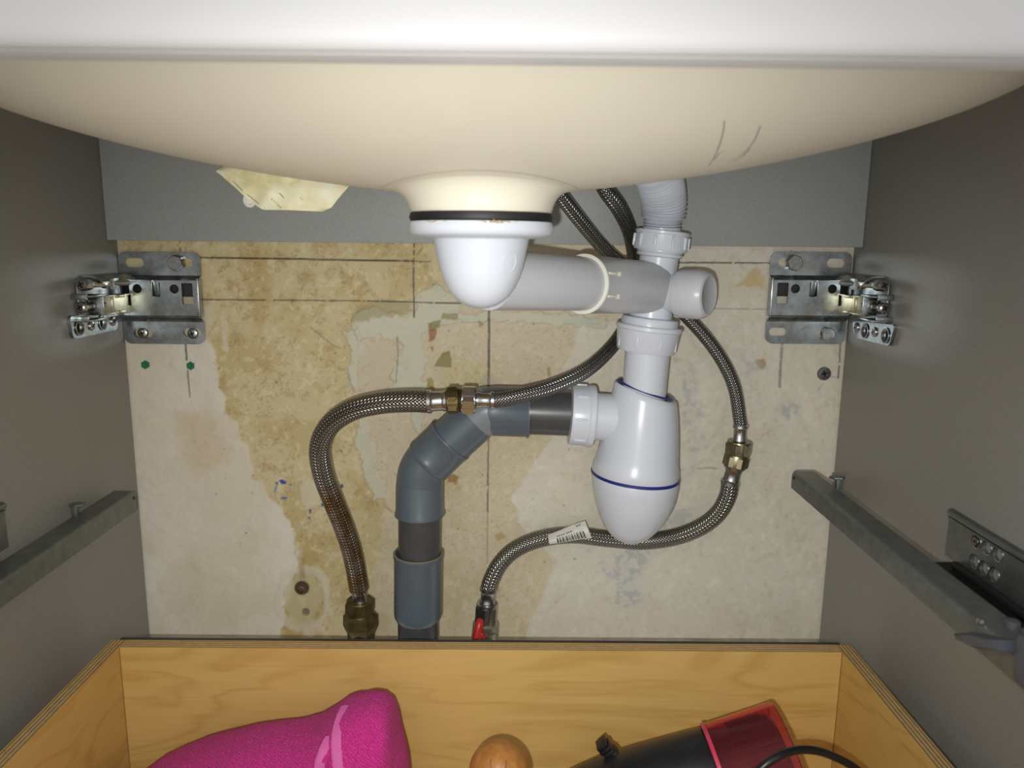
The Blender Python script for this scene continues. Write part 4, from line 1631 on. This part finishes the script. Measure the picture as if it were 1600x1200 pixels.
ply('back_panel', (xl, YD, zt - DH), (xr, YD + PT, zt), 1, M['birch'], drw)
ply('side_panel', (xl - PT, YDF, zt - DH), (xl - .0005, YD + PT, zt), 0, M['birch_side'], drw)
ply('side_panel', (xr + .0005, YDF, zt - DH), (xr + PT, YD + PT, zt), 0, M['birch_side'], drw)
ply('front_panel', (xl, YDF - PT, zt - DH), (xr, YDF, zt), 1, M['birch'], drw)
b = B()
b.bx((xl, YDF, zt - DH), (xr, YD, zt - DH + .010))
obj('bottom_panel', b, M['birch'], drw)
b = B()
b.bx((xl - .006, YD + PT + .0003, zt - .06), (xr + .004, YD + PT + .0045, zt - .0006))
obj('rear_strip', b, N('dark_strip', (58, 56, 54), .5).m, drw)
ZDB = zt - DH + .010

# ---------------------------------------------------------------- pink towel
YTW = -.165
tow = thing('towel', (at(470, 1180, YTW).x, YTW, ZDB), 'crumpled bright pink terry towel with a pale hem in the drawer', 'towel')
prof = [(205, 1225), (240, 1200), (270, 1187), (300, 1176), (340, 1165), (380, 1154), (420, 1148), (460, 1144), (490, 1136), (515, 1120), (535, 1104), (555, 1097), (578, 1093), (596, 1094), (608, 1103), (616, 1122), (621, 1145), (630, 1165), (637, 1185), (640, 1210), (634, 1250)]
b = B()
rr = []
xs_ = np.linspace(205, 640, 110)
py_ = np.interp(xs_, [p[0] for p in prof[:-1]], [p[1] for p in prof[:-1]])
ns = 56
rg = np.random.default_rng(3)


def fold(x, a):
    """Depth of the folds at position x (0..1) and angle a round the bundle."""
    f_ = .0045 * math.sin(a * 3.1 + x * 9) + .0030 * math.sin(a * 5.3 - x * 17 + 1.2) + .0018 * math.sin(a * 9 + x * 31)
    f_ += .010 * math.exp(-((x - .76 - .05 * (a - 1.6)) / .020) ** 2) - .008 * math.exp(-((x - .80 - .06 * (a - 1.6)) / .018) ** 2)
    f_ -= .007 * math.exp(-((x - .915 + .10 * (a - 1.9)) / .022) ** 2)
    f_ -= .014 * math.exp(-((x - .900 - .05 * (a - 1.1)) / .010) ** 2 - ((a - 1.15) / .32) ** 2)
    f_ += .006 * math.exp(-((x - .55 - .22 * (a - 1.4)) / .03) ** 2)
    return f_


for i, (x_, y_) in enumerate(zip(xs_, py_)):
    topp = at(x_, y_, YTW)
    s = i / (len(xs_) - 1)
    hgt_ = topp.z - ZDB
    dep = .046 * (1 - .25 * abs(2 * s - 1) ** 2) * min(1, .35 + hgt_ / .09)
    if s > .93:
        dep *= 1 - .75 * ((s - .93) / .07) ** 2
    ring_ = []
    for j in range(ns):
        a = 2 * math.pi * j / ns
        cz, cy = math.sin(a), -math.cos(a)
        e = 2.4
        q = (abs(cz) ** e + abs(cy) ** e) ** (-1 / e)
        fd = fold(s, a if a <= math.pi else 2 * math.pi - a) * min(1.0, (abs(a - math.pi / 2) / .95) ** 2.2)
        zz_ = ZDB + hgt_ / 2 + (hgt_ / 2) * cz * q
        yy_ = YTW + (dep + fd) * cy * q
        ring_.append(Vector((topp.x, yy_, max(zz_, ZDB))))
    rr.append(ring_)
b.rings(rr, True, True)
towel_body = obj('terry_cloth', b, M['terry'], tow, 80)
b = B()
for pts, w_ in (([(540, 1104), (534, 1118), (528, 1140), (526, 1165), (529, 1205)], .0032), ([(515, 1152), (507, 1168), (501, 1185), (499, 1206)], .0030)):
    P = []
    for x_, y_ in pts:
        lo_, hi_ = -.24, -.165
        best = None
        for k_ in range(40):
            yk = -.235 + .07 * k_ / 39
            p = at(x_, y_, yk)
            s = (p.x - rr[0][0].x) / (rr[-1][0].x - rr[0][0].x)
            i = min(len(rr) - 1, max(0, int(s * (len(rr) - 1))))
            front_ = [v for v in rr[i] if v.y <= YTW + .001]
            v = min(front_, key=lambda v: abs(v.z - p.z))
            if p.y >= v.y - .0012:
                best = p
                break
        P.append((best or p) + Vector((0, -.0008, 0)))
    P = spl(P, 6)
    ringz = []
    for p in P:
        ringz.append([p + Vector((math.cos(a) * w_, math.sin(a) * .0016, math.sin(a) * .0006)) for a in [2 * math.pi * k_ / 12 for k_ in range(12)]])
    b.rings(ringz, True, True)
obj('hem', b, M['hem'], towel_body, 70, label='pale pink hem')

# ---------------------------------------------------------------- wooden ball-topped handle
YBL = -.200
bc = at(780, 1206, YBL)
R_ = 47.5 * mpp(bc)
ballt = thing('wooden_handle', (bc.x, YBL, ZDB), 'round-topped wooden handle standing between the towel and the hair dryer', 'handle')
b = B()
hh = bc.z - ZDB
prof = [(R_ * .55, 0), (R_ * .6, .002), (R_ * .6, .012), (R_ * .42, .02), (R_ * .42, hh - R_ * 1.1), (R_ * .7, hh - R_ * .8)]
for i in range(1, 20):
    a = -math.pi / 2 * .45 + (math.pi / 2 * 1.45) * i / 19
    prof.append((R_ * math.cos(a), hh + R_ * 1.02 * math.sin(a)))
b.lathe((bc.x, YBL, ZDB), AX, prof, 48, True, False)
bl = obj('ball_grip', b, M['beech'], ballt, 60)
b = B()


def on_ball(x_, y_):
    ray = (at(x_, y_, -.3) - CAM).normalized()
    oc = CAM - bc
    B_ = oc.dot(ray)
    disc = B_ * B_ - (oc.dot(oc) - R_ * R_)
    return CAM + ray * (-B_ - math.sqrt(max(disc, 0)))


for pts in ([(774, 1171), (776, 1175), (781, 1175), (784, 1170), (789, 1167), (797, 1166), (803, 1169)], [(768, 1174), (767, 1188), (767, 1203)], [(792, 1175), (791, 1190), (790, 1203)]):
    b.tube(spl([on_ball(*p) for p in pts], 5), .00032, 6)
obj('burnt_line', b, M['groove'], bl)

# ---------------------------------------------------------------- hair dryer
YH = -.180
e1 = at(1234, 1180, YH)
e0 = at(1124, 1212, YH)
hd = (e1 - e0).normalized()
dry = thing('hair_dryer', (at(1050, 1230, YH).x, YH, ZDB), 'black hair dryer with a clear pink nozzle lying in the drawer', 'hair dryer')
Ln_ = (e1 - e0).length
m_ = mpp(e0)
b = B()
b.lathe(e0, hd, [(20 * m_, -.114), (40 * m_, -.112), (56 * m_, -.104), (68 * m_, -.090), (74 * m_, -.070), (75 * m_, -.045), (73.5 * m_, -.012), (72 * m_, 0), (68 * m_, .003), (66 * m_, .010), (66 * m_, Ln_ * .88), (58 * m_, Ln_ * .94), (50 * m_, Ln_ * .93), (48 * m_, Ln_ * .6), (0, Ln_ * .6)], 56)
x, y, z = frame(hd)
for i in range(40):                               # grille slots round the front of the barrel
    a = 2 * math.pi * i / 40
    d = x * math.cos(a) + y * math.sin(a)
    b.box(e0 + hd * (Ln_ * .55) + d * (66.5 * m_), (.0020, .0012, Ln_ * .5), (d, hd.cross(d), hd))
barrel = obj('barrel', b, M['dryer'], dry, 35)
b = B()
b.lathe(e0, hd, [(73 * m_, -.001), (76 * m_, .0005), (77 * m_, .003), (78 * m_, Ln_ * .5), (80 * m_, Ln_ * .97), (80.5 * m_, Ln_), (79.5 * m_, Ln_ + .0005), (78.5 * m_, Ln_), (76.5 * m_, Ln_ * .5), (75.3 * m_, .003), (73 * m_, .001)], 56, False, False)
noz = obj('nozzle', b, M['pink_clear'], dry, 35, label='clear pink nozzle')
b = B()
b.lathe(e0, hd, [(75.5 * m_, -.0012), (78.5 * m_, -.0008), (78.5 * m_, .0014), (76 * m_, .0018)], 56, False, False)
obj('nozzle_collar', b, N('pink_plastic', (196, 60, 90), .3).m, noz)
b = B()
hb = e0 - hd * .075
b.tube([hb + Vector((0, 0, -.02)), hb + Vector((.012, -.005, -.055)), Vector((hb.x + .022, hb.y - .012, ZDB + .014))], [.019, .017, .0135], 24)
obj('grip', b, M['dryer'], dry)
# ribbed end of the cord boot showing behind the barrel
b = B()
q = at(944, 1166, YH + .012)
rx = (Vector((.72, 0, .69))).normalized()
rz = Vector((-.69, 0, .72)).normalized()
for i in range(4):
    b.box(q + rz * ((i - 2.2) * .0032), (.0085 - .0006 * (i % 2) * 2, .009, .0027), (rx, Vector((0, 1, 0)), rz), .0005)
b.box(q - rz * .016, (.0085, .008, .022), (rx, Vector((0, 1, 0)), rz), .001)
obj('cord_boot', b, M['dryer'], dry)
b = B()
P = spl([at(1120, 1290, -.235), at(1165, 1226, -.236), at(1190, 1200, -.236), at(1212, 1184, -.234), at(1238, 1173.5, -.230), at(1268, 1172, -.226), at(1300, 1181, -.222), at(1340, 1203, -.220), at(1385, 1245, -.220), at(1400, 1300, -.22)], 8)
b.tube(P, 6.4 * mpp(at(1268, 1172, -.226)), 16)
obj('cord', b, M['cord'], dry, 60)
